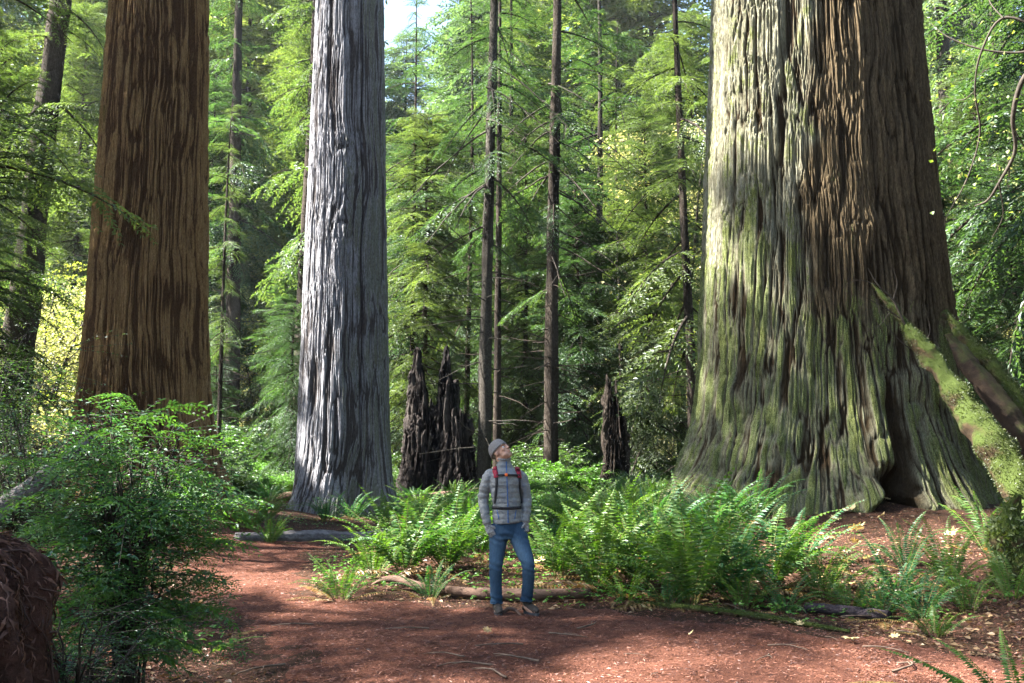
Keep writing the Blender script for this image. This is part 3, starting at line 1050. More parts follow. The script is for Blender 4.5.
# understorey, hand placed: px, D, variant, scale
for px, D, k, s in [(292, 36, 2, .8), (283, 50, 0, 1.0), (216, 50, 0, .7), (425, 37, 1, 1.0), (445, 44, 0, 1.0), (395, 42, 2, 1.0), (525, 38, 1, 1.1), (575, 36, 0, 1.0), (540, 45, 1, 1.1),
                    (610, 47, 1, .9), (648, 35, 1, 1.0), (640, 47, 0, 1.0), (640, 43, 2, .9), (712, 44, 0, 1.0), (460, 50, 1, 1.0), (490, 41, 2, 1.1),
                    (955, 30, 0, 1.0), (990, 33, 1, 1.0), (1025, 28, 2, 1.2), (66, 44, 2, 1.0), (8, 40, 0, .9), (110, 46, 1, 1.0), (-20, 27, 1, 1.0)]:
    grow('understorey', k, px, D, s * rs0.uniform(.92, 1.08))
for px, D, k, s in [(40, 34, 0, 1.0), (75, 40, 1, .9), (668, 52, 1, 1.0), (705, 46, 1, 1.25), (640, 58, 0, 1.2), (1005, 44, 0, .9), (15, 45, 1, 1.0), (440, 56, 1, 1.0), (520, 60, 0, 1.0)]:
    grow('maple', k, px, D, s)
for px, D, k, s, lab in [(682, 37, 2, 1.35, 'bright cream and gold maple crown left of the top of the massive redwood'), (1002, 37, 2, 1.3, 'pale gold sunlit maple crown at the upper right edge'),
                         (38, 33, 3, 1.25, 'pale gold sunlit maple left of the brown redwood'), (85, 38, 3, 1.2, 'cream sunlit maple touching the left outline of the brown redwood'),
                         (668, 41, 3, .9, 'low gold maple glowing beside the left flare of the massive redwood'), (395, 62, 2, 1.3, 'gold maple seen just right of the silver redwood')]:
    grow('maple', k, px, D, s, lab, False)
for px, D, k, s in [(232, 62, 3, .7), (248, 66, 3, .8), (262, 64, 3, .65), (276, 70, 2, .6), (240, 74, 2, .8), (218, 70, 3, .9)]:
    grow('maple', k, px, D, s, 'bush-like maple coloured sunlit pale gold to brighten the clearing between brown and silver redwoods')
# woods behind
for j, (px, D) in enumerate([(205, 58), (300, 60), (398, 54), (470, 64), (528, 56), (588, 66), (645, 60), (702, 55), (940, 52), (1008, 62), (70, 60), (1045, 48)]):
    grow('mid', j % 3, px, D, rs0.uniform(.85, 1.2))
for j in range(22):
    px = -20 + (j * 0.6180339 % 1) * 1080
    if 745 < px < 905 or 325 < px < 378 or 100 < px < 190 or 212 < px < 285 or 655 < px < 700:
        continue
    grow('understorey', j % 3, px, rs0.uniform(42, 74), rs0.uniform(.8, 1.3))
for j in range(22):
    px = -20 + ((j * 0.6180339 + .37) % 1) * 1080
    if 745 < px < 905 or 325 < px < 378 or 100 < px < 190:
        continue
    grow('maple', j % 2, px, rs0.uniform(44, 76), rs0.uniform(.9, 1.5))
for j in range(36):
    px = -80 + (j * 0.6180339 % 1) * 1190
    if 745 < px < 905 or 325 < px < 378:
        continue
    D = rs0.uniform(80, 165)
    if 385 < px < 440 and D < 140:
        D += 60
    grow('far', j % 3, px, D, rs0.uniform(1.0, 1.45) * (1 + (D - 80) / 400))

for px, D, k, s in [(222, 95, 0, 1.7), (300, 92, 0, 1.6), (205, 120, 1, 1.7), (520, 112, 2, 1.9), (575, 96, 0, 1.7), (662, 98, 0, 1.7), (930, 96, 0, 1.7), (1010, 94, 1, 1.6), (20, 100, 0, 1.7), (404, 135, 1, 1.35), (95, 96, 2, 1.9)]:
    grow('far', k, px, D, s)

# trees beyond the left edge whose shadows fall across the path
DEFS['shade'] = [hemlock(241, 32, 120, 4.2, SP_MID, M_needle, 7, .3)]
LABELS['shade'] = 'conifer standing beyond the left edge of the picture'
GROUPS['shade'] = 'trees beyond the left edge'
SHADE = [(-19, 9.5, 'shade', 0, .88, 0.3), (-18, 5.8, 'shade', 0, .66, 2.0), (-19, 16.6, 'shade', 0, 1.0, 4.0), (-17, 2.6, 'shade', 0, .9, 1.2),
         (-16, 20.8, 'mid', 1, .95, 0), (-15.5, 25.2, 'understorey', 1, .8, 0)]
for x, y, kind, k, s, rz in SHADE:
    t = grow(kind, k, 0, 30, s, LABELS['shade'], True)
    t.location = (x, y, gz(x, y))
    t.rotation_euler = (0, 0, rz)
    t['group'] = GROUPS['shade']

for x, y, k, s in [(-4, -24, 1, .9), (8, -26, 0, .9), (18, -16, 1, .8), (19, 6, 2, 1.0), (26, -6, 1, .8), (28, 10, 1, .8), (-14, -24, 2, 1), (26, 22, 2, 1.0)]:  # unseen trees added behind and right of the camera to cut sky light
    t = grow('far', k, 0, 30, s, 'unseen tall conifer added around the viewpoint to hold back sky light', True)
    t.location = (x, y, gz(x, y))
    t['group'] = 'added trees holding back sky light'

# ------------------------------------------------------------------ air
HZ = 0.00013
m, nt, out = new_mat('haze_air')
pv = nt.nodes.new('ShaderNodeVolumePrincipled')
pv.inputs['Color'].default_value = (0.93, 0.97, 1.0, 1)
pv.inputs['Density'].default_value = HZ
pv.inputs['Anisotropy'].default_value = 0.35
nt.links.new(pv.outputs[0], out.inputs['Volume'])
hb = np.array([(x, y, z) for z in (-6, 110) for x, y in ((-560, -560), (560, -560), (560, 580), (-560, 580))], float)
ho = link('haze', mk_mesh('haze', [(hb, [[3, 2, 1, 0], [4, 5, 6, 7], [0, 1, 5, 4], [1, 2, 6, 5], [2, 3, 7, 6], [3, 0, 4, 7]])], [m], smooth=False))
tag(ho, 'thin pale haze hanging between the distant trees', 'haze', kind='stuff')

# ------------------------------------------------------------------ shrubs
SP_SPROUT = spray_set(5, 0.042, 0.016, 0.034, 0.020, n=5, L=0.46, W=0.15, droop=0.25)


def shrub(label, loc, mat, seed, H, spread, n, ll, twigs=14, lf=16, group=None, sprout=0, name='shrub', **kw):
    rs = np.random.default_rng(seed + 1)
    wd, lv = shrub_parts(seed, H, spread, n, ll, twigs, lf, **kw)
    t = thing(name, label, 'shrub', loc, 0, group)
    link('stems', mk_mesh('stems', [wd], [M_twig]), t)
    link('foliage', mk_mesh('foliage', [lv], [mat], smooth=False), t)
    if sprout:
        parts = []
        S, L0 = SP_SPROUT
        for i in range(sprout):
            az = rs.uniform(0, 6.28)
            rr = spread * math.sqrt(rs.random()) * 0.85
            h = H * (0.2 + 0.85 * rs.random() * (1 - 0.5 * (rr / spread) ** 2))
            V, F = S[rs.integers(len(S))][0]
            parts.append((xform(V, az + rs.normal(0, .7), rs.uniform(.7, 1.3), (math.cos(az) * rr, math.sin(az) * rr, h), R(rs.uniform(-28, 12)), rs.normal(0, .3)), F))
        link('sprays', mk_mesh('sprays', [cat(parts)], [M_sprout], smooth=False), t)
    return t


M_sprout = leaf_mat('redwood_sprout', (0.024, 0.082, 0.030), (0.080, 0.150, 0.038), trans=0.44)
bx, by = at(128, 640, 6.6)[0], 6.6
bush = shrub('big leafy evergreen shrub at the left edge of the path before the brown redwood', (bx, by, gz(bx, by) - .05), M_huck, 301, 2.0, 0.42, 46, 0.042, 12, 13, sprout=120)
p = at(55, 655, 5.6)
shrub('low huckleberry shrub with blue green leaves beside the decayed root mound', (p[0] + .12, p[1], gz(p[0], p[1]) - .1), M_huck, 303, .85, .42, 26, 0.024, 12, 14)
p = at(20, 520, 10.5)
shrub('dark shrub behind the decayed root mound at the left edge', (p[0], p[1], gz(p[0], p[1])), M_huck_lit, 305, 2.0, .9, 36, 0.036, 16, 14)
p = at(-20, 520, 15.3)
shrub('tall loose shrub with sunlit leaves at the left edge in front of the brown redwood', (p[0], p[1], gz(p[0], p[1])), M_huck_lit, 307, 3.6, 1.4, 34, 0.055, 16, 12)
# undergrowth further back
bushes = []
sh_labels = ['round green bush in the undergrowth behind the redwoods', 'low pale green bush in the undergrowth behind the redwoods']
for j, (H, sp) in enumerate([(1.5, 1.3), (1.0, 1.4)]):
    x, D = at([255, 275][j], 470, [44, 38][j])[0], [44, 38][j]
    bushes.append(shrub(sh_labels[j], (x, D, gz(x, D)), [M_huck_lit, M_sorrel][j], 311 + j, H, sp, 60, 0.075, 14, 12, 'undergrowth bushes'))
rs = np.random.default_rng(5)
for j in range(84):
    D = rs.uniform(29, 62)
    px = rs.uniform(-40, 1060)
    if 300 < px < 395 or 735 < px < 915:
        continue
    x = at(px, 400, D)[0]
    copy_tree(bushes[j % 2], (x, D, gz(x, D) - .05), rs.uniform(0, 6.28), rs.uniform(.7, 1.5) * (1 + (D - 30) / 60), sh_labels[j % 2])
for px, D, k, s in [(245, 30, 1, .6), (262, 31.5, 1, .7), (228, 29, 0, .7), (285, 33, 0, .6), (640, 27, 0, .7), (668, 25, 1, .7), (615, 29, 1, .8), (580, 30, 1, .8), (545, 29, 0, .7), (515, 28, 1, .8), (425, 29, 1, .5), (500, 26, 1, .7), (560, 24, 1, .6), (1000, 24, 0, 1), (1020, 22, 0, .9)]:
    x = at(px, 400, D)[0]
    copy_tree(bushes[k], (x, D, gz(x, D) - .05), rs.uniform(0, 6.28), s, sh_labels[k])

# ------------------------------------------------------------------ ferns
FERNS = [
    # px, py of the base, frond length, fronds, material, label
    (340, 592, .62, 16, M_fern, 'small bright fern at the left end of the fallen log behind the hiker'),
    (372, 570, .80, 18, M_fern, 'fern with pale arching fronds over the bent end of the fallen log'),
    (405, 566, 1.05, 24, M_fern, 'tall fern standing left of the hiker behind the bent log'),
    (447, 562, 1.05, 26, M_fern, 'full green fern at the right hand side of the hiker'),
    (478, 548, 1.0, 24, M_sorrel, 'bright yellow green fern close beside the arm of the hiker'),
    (430, 590, .5, 12, M_fern_teal, 'low fern in front of the fallen log left of the hiker'),
    (560, 570, 1.05, 26, M_fern, 'fern just right of the gloved hand of the hiker'),
    (598, 583, 1.10, 26, M_fern, 'large fern above the thick end of the fallen log'),
    (640, 580, 1.20, 28, M_fern, 'large fern in the middle of the bank between hiker and giant redwood'),
    (690, 597, 1.25, 30, M_fern, 'biggest fern with long arching fronds and brown stems at the path edge'),
    (728, 592, 1.10, 26, M_fern_teal, 'blue green fern in front of the left foot of the giant redwood'),
    (770, 582, 1.05, 24, M_fern, 'fern with long pale fronds reaching right towards the leaf covered mound'),
    (655, 548, 1.05, 24, M_fern_teal, 'fern in the second row below the left flare of the giant redwood'),
    (715, 540, 1.05, 24, M_fern_teal, 'dark fern leaning on the mossy base of the giant redwood'),
    (755, 530, 1.0, 24, M_fern_teal, 'upright fern touching the mossy base of the giant redwood'),
    (610, 545, 1.05, 24, M_fern, 'fern in the second row right of the hiker'),
    (575, 535, 1.0, 22, M_fern, 'feathery fern behind the shoulder height bank right of the hiker'),
    (822, 600, .70, 14, M_fern, 'small fern with pale fronds beside the dark purple log'),
    (880, 618, .55, 13, M_fern_teal, 'low blue green fern right of the dark purple log'),
    (920, 622, .55, 13, M_fern_teal, 'low dark fern with spread fronds near the lit corner of the path'),
    (950, 580, .7, 13, M_fern, 'fern with yellowing fronds below the mossy leaning log'),
    (905, 560, .6, 12, M_fern_teal, 'little fern on the leaf covered mound'),
    (990, 545, .85, 16, M_fern, 'stiff upright fern under the mossy leaning log'),
    (1012, 600, .6, 14, M_fern, 'fern at the right edge above the sunlit ground'),
    (625, 602, .5, 13, M_fern, 'low fern at the path edge right of the fallen log end'),
    (668, 606, .48, 12, M_fern_teal, 'low fern touching the mossy branch below the large ferns'),
    (745, 608, .5, 13, M_fern, 'low fern above the middle of the thin mossy branch'),
    (786, 612, .45, 12, M_fern_teal, 'low fern left of the dark purple log'),
    (850, 612, .6, 13, M_fern, 'small fern between the dark purple log and the mound'),
    (900, 600, .7, 14, M_fern_teal, 'blue green fern at the foot of the leaf covered mound'),
    (968, 612, .52, 12, M_fern, 'fern with lit fronds left of the moss wrapped stump'),
    (935, 636, .36, 10, M_fern, 'little fern beside the lit lower right corner of the path'),
    (800, 560, .9, 18, M_fern_teal, 'fern on the left shoulder of the leaf covered mound'),
    (325, 522, .75, 18, M_fern_teal, 'dark fern at the foot of the silver grey redwood'),
    (352, 520, .75, 18, M_fern_teal, 'second fern at the foot of the silver grey redwood to the right'),
    (385, 530, .95, 20, M_fern, 'fern below the shaded right side of the silver grey redwood'),
    (420, 520, .95, 20, M_fern, 'fern in front of the charred broken snag'),
    (455, 522, .9, 20, M_fern, 'fern behind the hiker near the brown fallen log'),
]
for i, (px, py, L, n, mat, lab) in enumerate(FERNS):
    P = hit(px, py + (8 if 540 < py < 600 else 0))
    fern_proto(400 + i, L * 1.22, int(n * 1.1), mat, (P[0], P[1], P[2] - .04), lab, rotz=i * 1.7, ndead=6)
# the two ferns whose fronds reach in at the lower corners
P = np.array([3.02, 6.0])
fern_proto(450, 1.1, 13, M_fern, (P[0], P[1], gz(*P) - .05), 'bright fern whose long frond rises into the lower right corner', ndead=2, lift=(35, 72), arch=(.5, 1.1), npin=44)
P = hit(205, 652)
fern_proto(451, .62, 9, M_fern, (P[0], P[1], P[2] - .03), 'small fern with pale fronds lying onto the path under the big shrub', ndead=3, lift=(10, 40), arch=(.4, .9))
# ferns carpeting the woods behind
ff = [fern_proto(460 + j, 1.0, 20, [M_fern, M_fern_teal][j], (at([560, 520][j], 470, 17)[0], 17 + j, gz(at([560, 520][j], 470, 17)[0], 17 + j)),
                 ['sword fern in the carpet of ferns behind the bank', 'blue green sword fern in the carpet of ferns behind the bank'][j], group='carpet of ferns', npin=26) for j in (0, 1)]
for j in range(120):
    D = rs.uniform(15.5, 34)
    px = rs.uniform(390, 720) if j < 84 else rs.choice([rs.uniform(222, 300), rs.uniform(950, 1060), rs.uniform(-20, 60)])
    x = at(px, 470, D)[0]
    if math.hypot(x - xr, D - DR) < 3.6 or math.hypot(x - xg, D - DG) < 1.8:
        continue
    copy_tree(ff[j % 2], (x, D, gz(x, D) - .04), rs.uniform(0, 6.28), rs.uniform(.75, 1.15), ['sword fern in the carpet of ferns behind the bank', 'blue green sword fern in the carpet of ferns behind the bank'][j % 2])

# ------------------------------------------------------------------ logs and dead wood
M_log_brown = log_mat('fallen_log_brown', (0.060, 0.036, 0.026), (0.150, 0.095, 0.070), (.05, .07, .015), (.11, .12, .03), 1.6, 2.4, (0.3, 1, 1))
M_log_pale = log_mat('fallen_log_pale', (0.07, 0.06, 0.058), (0.19, 0.175, 0.17), (.06, .09, .03), (.13, .16, .06), 1.2, 2.2, (0.3, 1, 1))
M_log_moss = log_mat('mossy_log', (0.020, 0.014, 0.009), (0.060, 0.040, 0.022), (.016, .028, .006), (.046, .060, .012), -0.4, 0.3)
M_log_rot = log_mat('rotten_log', (0.012, 0.008, 0.006), (0.036, 0.024, 0.016), (.02, .028, .008), (.05, .06, .015), 0.3, 1.2)
M_log_dark = log_mat('dark_log', (0.022, 0.018, 0.020), (0.075, 0.060, 0.068), (.05, .07, .02), (.10, .12, .04), 1.7, 2.5, (0.3, 1, 1))


def bumpy(amp, f=3.0, seed=0, ridge=0.0):
    def disp(b, th, rad):
        d = (fbm(b[..., 0] * f, b[..., 1] * f, b[..., 2] * f, seed, 4) - 0.5) * 2 * amp
        if ridge:
            d = d + ridge * (vnoise(np.cos(th)[None] * 4 + 0 * b[..., 0], np.sin(th)[None] * 4, b[..., 0] * .8, seed + 3) - 0.5)
        return d
    return disp


def log(name, label, cat_, pts, rads, mat, ns=24, n=60, amp=.02, seed=0, moss=0, mm=None, ridge=0.0, group=None, side=None, mlen=(.02, .06)):
    P = spline(pts, n)
    r = np.interp(np.linspace(0, 1, n), np.linspace(0, 1, len(rads)), rads)
    org = P[0].copy()
    V, F, T = tube(P - org, r, ns, True, bumpy(amp, 3.0, seed, ridge))
    o = link(name, mk_mesh(name, [(V, F), (V[:0], T)] if False else [(V, F), (np.zeros((0, 3)), T - len(V))], [mat]), None, org)
    tag(o, label, cat_, group)
    if moss:
        rs_ = np.random.default_rng(seed + 50)
        Vq = V[F].mean(1)
        e1 = V[F[:, 1]] - V[F[:, 0]]
        e2 = V[F[:, 3]] - V[F[:, 0]]
        N = np.cross(e1, e2)
        ar = np.linalg.norm(N, axis=1)
        N /= ar[:, None] + 1e-9
        nz_ = fbm(Vq[:, 0] * 2.2, Vq[:, 1] * 2.2, Vq[:, 2] * 2.2, seed + 9)
        wgt = ar * np.clip(N[:, 2] * .5 + .55 + (nz_ - .5) * 2.4, 0, 1)
        idx = rs_.choice(len(F), moss, p=wgt / wgt.sum())
        a, b = rs_.random(moss)[:, None], rs_.random(moss)[:, None]
        Pm = V[F[idx, 0]] + e1[idx] * a + e2[idx] * b
        D = N[idx] + rs_.normal(0, .5, (moss, 3)) + [0, 0, -.25]
        ln = rs_.uniform(*mlen, moss)
        lv = leaves(Pm - N[idx] * .004, D, rs_.normal(0, 1, (moss, 3)), ln, ln * .28, rs_, .5)
        m_ = link('moss', mk_mesh('moss', [lv], [mm or M_mossblade], smooth=False), o)
        m_['kind'] = 'stuff'
    return o


def gp(px, py, lift):
    P = hit(px, py)
    return P + np.array([0, 0, lift])


log('fallen_log', 'thin brown fallen log with a bent end lying behind the feet of the hiker', 'log',
    [gp(372, 589, .05), gp(384, 590, .12), gp(400, 591, .12), gp(420, 594, .09), gp(450, 598, .08), gp(490, 600, .07), gp(540, 601, .07), gp(590, 600, .07)],
    [.02, .035, .055, .05, .05, .055, .06, .062, .06], M_log_brown, 18, 70, .012, 1)
log('fallen_log', 'pale weathered log lying across the far end of the path', 'log', [gp(236, 541, .04), gp(300, 542, .07), gp(345, 540, .05), gp(400, 538, .06)], [.09, .125, .11, .09], M_log_pale, 22, 60, .045, 2, ridge=.05)
log('fallen_log', 'dark reddish log lying left of the foot of the silver redwood', 'log', [at(232, 507, 29.5), at(262, 503, 29), at(296, 494, 28.6)], [.14, .13, .12], M_log_brown, 18, 40, .03, 3)
log('fallen_log', 'long brown fallen log lying behind the hiker at knee height', 'log', [at(375, 503, 27.5), at(420, 499, 28), at(480, 492, 28.5), at(545, 490, 29)], [.12, .13, .12, .09], M_log_brown, 18, 50, .03, 4)
log('fallen_branch', 'thin mossy branch along the right edge of the path', 'branch', [gp(630, 607, .03), gp(690, 611, .03), gp(760, 620, .03), gp(850, 634, .02)], [.03, .035, .035, .02], M_log_moss, 12, 60, .012, 5, moss=2600, mm=M_mossblade, mlen=(.01, .03))
log('fallen_log', 'short dark purple log lying among ferns at the right edge of the path', 'log', [gp(806, 612, .05), gp(840, 616, .06), gp(890, 621, .05)], [.05, .055, .05], M_log_dark, 16, 30, .01, 6)
log('surface_root', 'small arched root on the path at the feet of the hiker', 'root', [gp(500, 615, -.02), gp(504, 615, .03), gp(510, 615, .06), gp(517, 616, .045), gp(524, 619, -.02)], [.012, .017, .019, .016, .012], M_log_brown, 10, 24, .006, 7)
log('leaning_log', 'thick moss covered log leaning from the right edge up against the giant redwood', 'log',
    [at(1120, 690, 12.6), at(1070, 572, 13.4), at(1018, 484, 14.0), at(966, 406, 14.7), at(924, 350, 15.3), at(900, 318, 15.6), at(872, 283, 15.9)],
    [.36, .30, .24, .185, .13, .06, .02], M_log_moss, 40, 150, .11, 8, moss=12000, mm=M_mossblade, mlen=(.015, .05))
log('leaning_log', 'second mossy log with a dark bare underside leaning behind the thick mossy log', 'log',
    [at(1090, 500, 15.6), at(1040, 432, 16.2), at(1000, 376, 16.7), at(965, 338, 17.1), at(944, 312, 17.4)], [.22, .19, .17, .14, .07], M_log_moss, 32, 90, .10, 9, moss=4500, mlen=(.02, .06))
log('leaning_log', 'dark bare broken log wedged between the two mossy leaning logs', 'log',
    [at(1080, 520, 14.9), at(1025, 440, 15.5), at(975, 372, 16.2), at(948, 335, 16.8)], [.20, .18, .15, .06], M_log_rot, 24, 70, .08, 10, ridge=.08)
log('leaning_log', 'pale bare log rising from the shrub in front of the brown redwood', 'log', [at(-12, 520, 10.2), at(45, 478, 10.4), at(92, 438, 10.6)], [.115, .10, .065], M_log_pale, 18, 50, .015, 11)

ll_ = bpy.data.objects['leaning_log']
o_ = np.array(ll_.location)
tw_ = []
for pts_, r_ in (([(905, 325), (893, 300), (878, 285), (868, 268)], .022), ([(900, 318), (882, 306), (866, 298)], .014), ([(893, 300), (897, 283), (893, 268)], .010), ([(878, 285), (860, 280), (846, 284)], .008),
                 ([(922, 352), (905, 345), (884, 322), (876, 300)], .012), ([(940, 375), (925, 352), (930, 330), (926, 312)], .012), ([(890, 312), (880, 325), (866, 332)], .007)):
    P_ = spline([at(a, b, 15.5 - .02 * k) - o_ for k, (a, b) in enumerate(pts_)], 16)
    tw_.append(tube(P_, np.linspace(r_, r_ * .3, 16), 5))
link('twigs', mk_mesh('twigs', [cat(tw_)], [M_twig]), ll_)

# mossy stump at the right edge
P = hit(1016, 585)
log('mossy_stump', 'stump wrapped in hanging moss at the right edge beneath the mossy logs', 'stump', [P + [0, 0, -.2], P + [.05, 0, .3], P + [-.02, .05, .65], P + [.1, .02, .95]], [.30, .20, .17, .05], M_log_moss, 30, 40, .14, 12, moss=1400, mm=M_mossblade_dark, mlen=(.04, .12))


# broken snag behind the hiker
def snag(label, px, py, D, r, H, seed, shards, mat, name='broken_snag'):
    rs_ = np.random.default_rng(seed)
    x = at(px, py, D)[0]
    t = thing(name, label, 'stump', (x, D, gz(x, D) - .1))
    nth, nz_ = 220, 150
    V, F, A2 = trunk(interp([0, .4, 1.2, H], [r * 1.25, r * 1.08, r, r * .72]), np.linspace(0, 1, nz_) * H, nth, 5.5, .16, seed, R0=r, fz=.25, sharp=1.6)
    th = np.linspace(0, 2 * PI, nth, endpoint=False)
    top = H * np.clip(.50 + .70 * np.abs(vnoise(np.cos(th) * 1.5, np.sin(th) * 1.5, .5, seed + 1) - .35) + .16 * (vnoise(np.cos(th) * 11, np.sin(th) * 11, .5, seed + 2) - .5), .2, 1)
    Vr = V.reshape(nz_, nth, 3)
    Vr[..., 2] *= (top / H)[None]
    inner = Vr[-1:] * np.array([.75, .75, 1]) - [0, 0, .12]
    inner2 = Vr[-1:] * np.array([.55, .55, .25])
    Vr = np.concatenate([Vr, inner, inner2])
    A2 = {k: np.concatenate([v, np.zeros(nth * 2)]) for k, v in A2.items()}
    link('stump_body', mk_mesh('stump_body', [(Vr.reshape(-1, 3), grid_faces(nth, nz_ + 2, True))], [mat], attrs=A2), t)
    sv = []
    for i in range(shards):
        a = rs_.uniform(0, 6.28)
        q = rs_.uniform(.5, .95)
        b = np.array([math.cos(a) * r * q, math.sin(a) * r * q, 0])
        h = H * rs_.uniform(.4, .95)
        Pp = np.stack([b * (1.1), b + [0, 0, h * .6], b * .92 + [0, 0, h]])
        sv.append(tube(spline(Pp, 16), np.interp(np.linspace(0, 1, 16), [0, .7, 1], [.22, .15, .01]) * r, 7, disp=bumpy(.03, 4, seed + i)))
    if not sv:
        return t
    Vs, Fs = cat(sv)
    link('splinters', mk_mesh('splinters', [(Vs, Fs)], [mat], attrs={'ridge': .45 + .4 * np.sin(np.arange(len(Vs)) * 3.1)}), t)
    return t


snag('charred broken snag with tall jagged splinters between the silver redwood and the hiker', 432, 480, 31.5, 1.08, 5.6, 61, 0, M_char)
snag('second charred snag with a split trunk just behind the hiker', 458, 480, 30.2, .62, 4.2, 62, 0, M_char)
snag('brown broken stump in the ferns right of the dark slender trunk', 616, 472, 28.5, .42, 4.6, 63, 0, M_bark_dark)

# decayed root mound, lower left
def root_mound():
    c = at(12, 600, 5.0)
    t = thing('root_mound', 'decayed mound of shredded redwood bark and roots in the lower left corner', 'mound', (c[0] - .22, 5.0, .0))
    nu, nv = 150, 90
    th = np.linspace(0, 2 * PI, nu, endpoint=False)
    v = np.linspace(0, 1, nv)
    TH, VV = np.meshgrid(th, v)
    rr = .50 * np.cos(VV * PI / 2) ** .75
    zz = 1.18 * np.sin(VV * PI / 2) ** 1.15
    n_ = fbm(np.cos(TH) * 1.6, np.sin(TH) * 1.6, zz * 1.8, 801, 4) - .5
    n2 = (1 - np.abs(2 * vnoise(np.cos(TH) * 5 + zz * .8, np.sin(TH) * 5, zz * 1.1, 803) - 1)) ** 2
    rr = rr * (1 + 1.1 * n_) - .10 * n2 + .02 + .05 * (fbm(np.cos(TH) * 7, np.sin(TH) * 7, zz * 6, 807, 3) - .5)
    V = np.stack([rr * np.cos(TH) * 1.0, rr * np.sin(TH) * 1.2, zz + .15 * n_], -1).reshape(-1, 3)
    link('mound_body', mk_mesh('mound_body', [(V, grid_faces(nu, nv, True))], [M_mound]), t)
    rs_ = np.random.default_rng(81)
    Vr = V.reshape(nv, nu, 3)
    n = 5200
    iv, iu = (nv * .96 * rs_.random(n) ** .8).astype(int), rs_.integers(0, nu, n)
    b0_ = Vr[iv, iu]
    dn = Vr[np.clip(iv - 2, 0, nv - 1), iu] - Vr[np.clip(iv + 2, 0, nv - 1), iu]
    sd_ = Vr[iv, (iu + 2) % nu] - Vr[iv, iu - 2]
    dn /= np.linalg.norm(dn, axis=1)[:, None] + 1e-6
    sd_ /= np.linalg.norm(sd_, axis=1)[:, None] + 1e-6
    nn = np.cross(sd_, -dn)
    D = dn + sd_ * rs_.normal(0, .8, n)[:, None] + nn * rs_.normal(.12, .35, n)[:, None]
    ln = rs_.uniform(.015, .075, n) * rs_.uniform(.6, 1.6, n)
    link('bark_shreds', mk_mesh('bark_shreds', [leaves(b0_ + nn * .006, D, nn + rs_.normal(0, .5, (n, 3)), ln, .004 + ln * rs_.uniform(.04, .22, n), rs_, .35)], [M_shred], smooth=False), t)
    st = []
    for i in range(70):
        a, q0, L = rs_.uniform(PI * .9, PI * 2.15), rs_.uniform(.1, .9), rs_.uniform(.1, .4)
        k = np.linspace(0, 1, 9)
        iu = ((a + rs_.normal(0, .25) * k + .05 * np.sin(k * 5 + i)) / (2 * PI) % 1 * nu).astype(int) % nu
        iv = (np.clip(q0 - L * k, 0, .95) * (nv - 1)).astype(int)
        base = Vr[iv, iu]
        out = base - [0, 0, .4]
        out = out / (np.linalg.norm(out, axis=1)[:, None] + 1e-6)
        base = spline(base + out * (.004 + rs_.uniform(0, .07) * np.sin(k * PI)[:, None]), 14)
        st.append(tube(base, np.linspace(1, .3, 14) * rs_.uniform(.003, .009), 5))
    link('roots', mk_mesh('roots', [cat(st)], [M_strip]), t)


M_shred = leaf_mat('bark_shred', (0.030, 0.014, 0.010), (0.125, 0.062, 0.042), trans=0.08, obj_var=0.0, gloss=0.01)
M_mound = log_mat('decayed_wood', (0.022, 0.011, 0.008), (0.070, 0.032, 0.023), (.020, .070, .050), (.045, .12, .075), .9, 1.6)
M_strip = plain_mat('shredded_bark', (0.025, 0.013, 0.010), (0.080, 0.042, 0.030), 9, stretch=(1, 1, .3))
root_mound()

# bare maple limbs at the upper right
def limb(pts, D, r, n=40, ns=7, seed=0):
    P = spline([at(a, b, D + k * .25) for k, (a, b) in enumerate(pts)], n)
    return tube(P, np.linspace(r[0], r[1], n), ns, disp=bumpy(.006, 5, seed))


vm = thing('maple_tree', 'bare crooked maple with few leaves reaching in from the upper right edge', 'tree', tuple(at(1085, 560, 14.5) * [1, 1, 0] + [0, 0, gz(at(1085, 560, 14.5)[0], 14.5)]))
off = np.array(vm.location)
lm = [limb([(1085, 575), (1075, 330), (1058, 150), (1040, 40), (1032, -60)], 14.0, (.10, .04)),
      limb([(1050, 60), (1024, 78), (1013, 116), (1015, 151), (999, 183), (988, 200), (975, 206)], 14, (.045, .012)),
      limb([(1046, 30), (1003, 18), (981, 53), (975, 91), (980, 133), (967, 179), (948, 214), (944, 226)], 14.2, (.022, .006)),
      limb([(1044, 40), (1024, 52), (985, 50), (950, 38), (929, 22)], 14.4, (.022, .006)),
      limb([(1015, 130), (1030, 160), (1026, 190)], 14.4, (.012, .004)), limb([(975, 91), (962, 100), (945, 96)], 14.6, (.010, .003)),
      limb([(999, 183), (1003, 215), (992, 238)], 14.8, (.010, .003)), limb([(1003, 18), (990, 2), (984, -20)], 14.3, (.012, .005))]
Vl, Fl = cat(lm)
link('trunk', mk_mesh('trunk', [(Vl - off, Fl)], [M_twig]), vm)
rs_ = np.random.default_rng(90)
m = 150
c_ = np.array([at(rs_.uniform(930, 1040), rs_.uniform(-30, 215), rs_.uniform(13.6, 16)) for _ in range(m)]) - off
lv = leaves(c_, rs_.normal(0, 1, (m, 3)) + [0, 0, -.6], np.array([0, 0, 1.]) + rs_.normal(0, .4, (m, 3)), rs_.uniform(.04, .09, m), rs_.uniform(.04, .08, m), rs_, .4)
link('crown', mk_mesh('crown', [lv], [M_maple], smooth=False), vm)


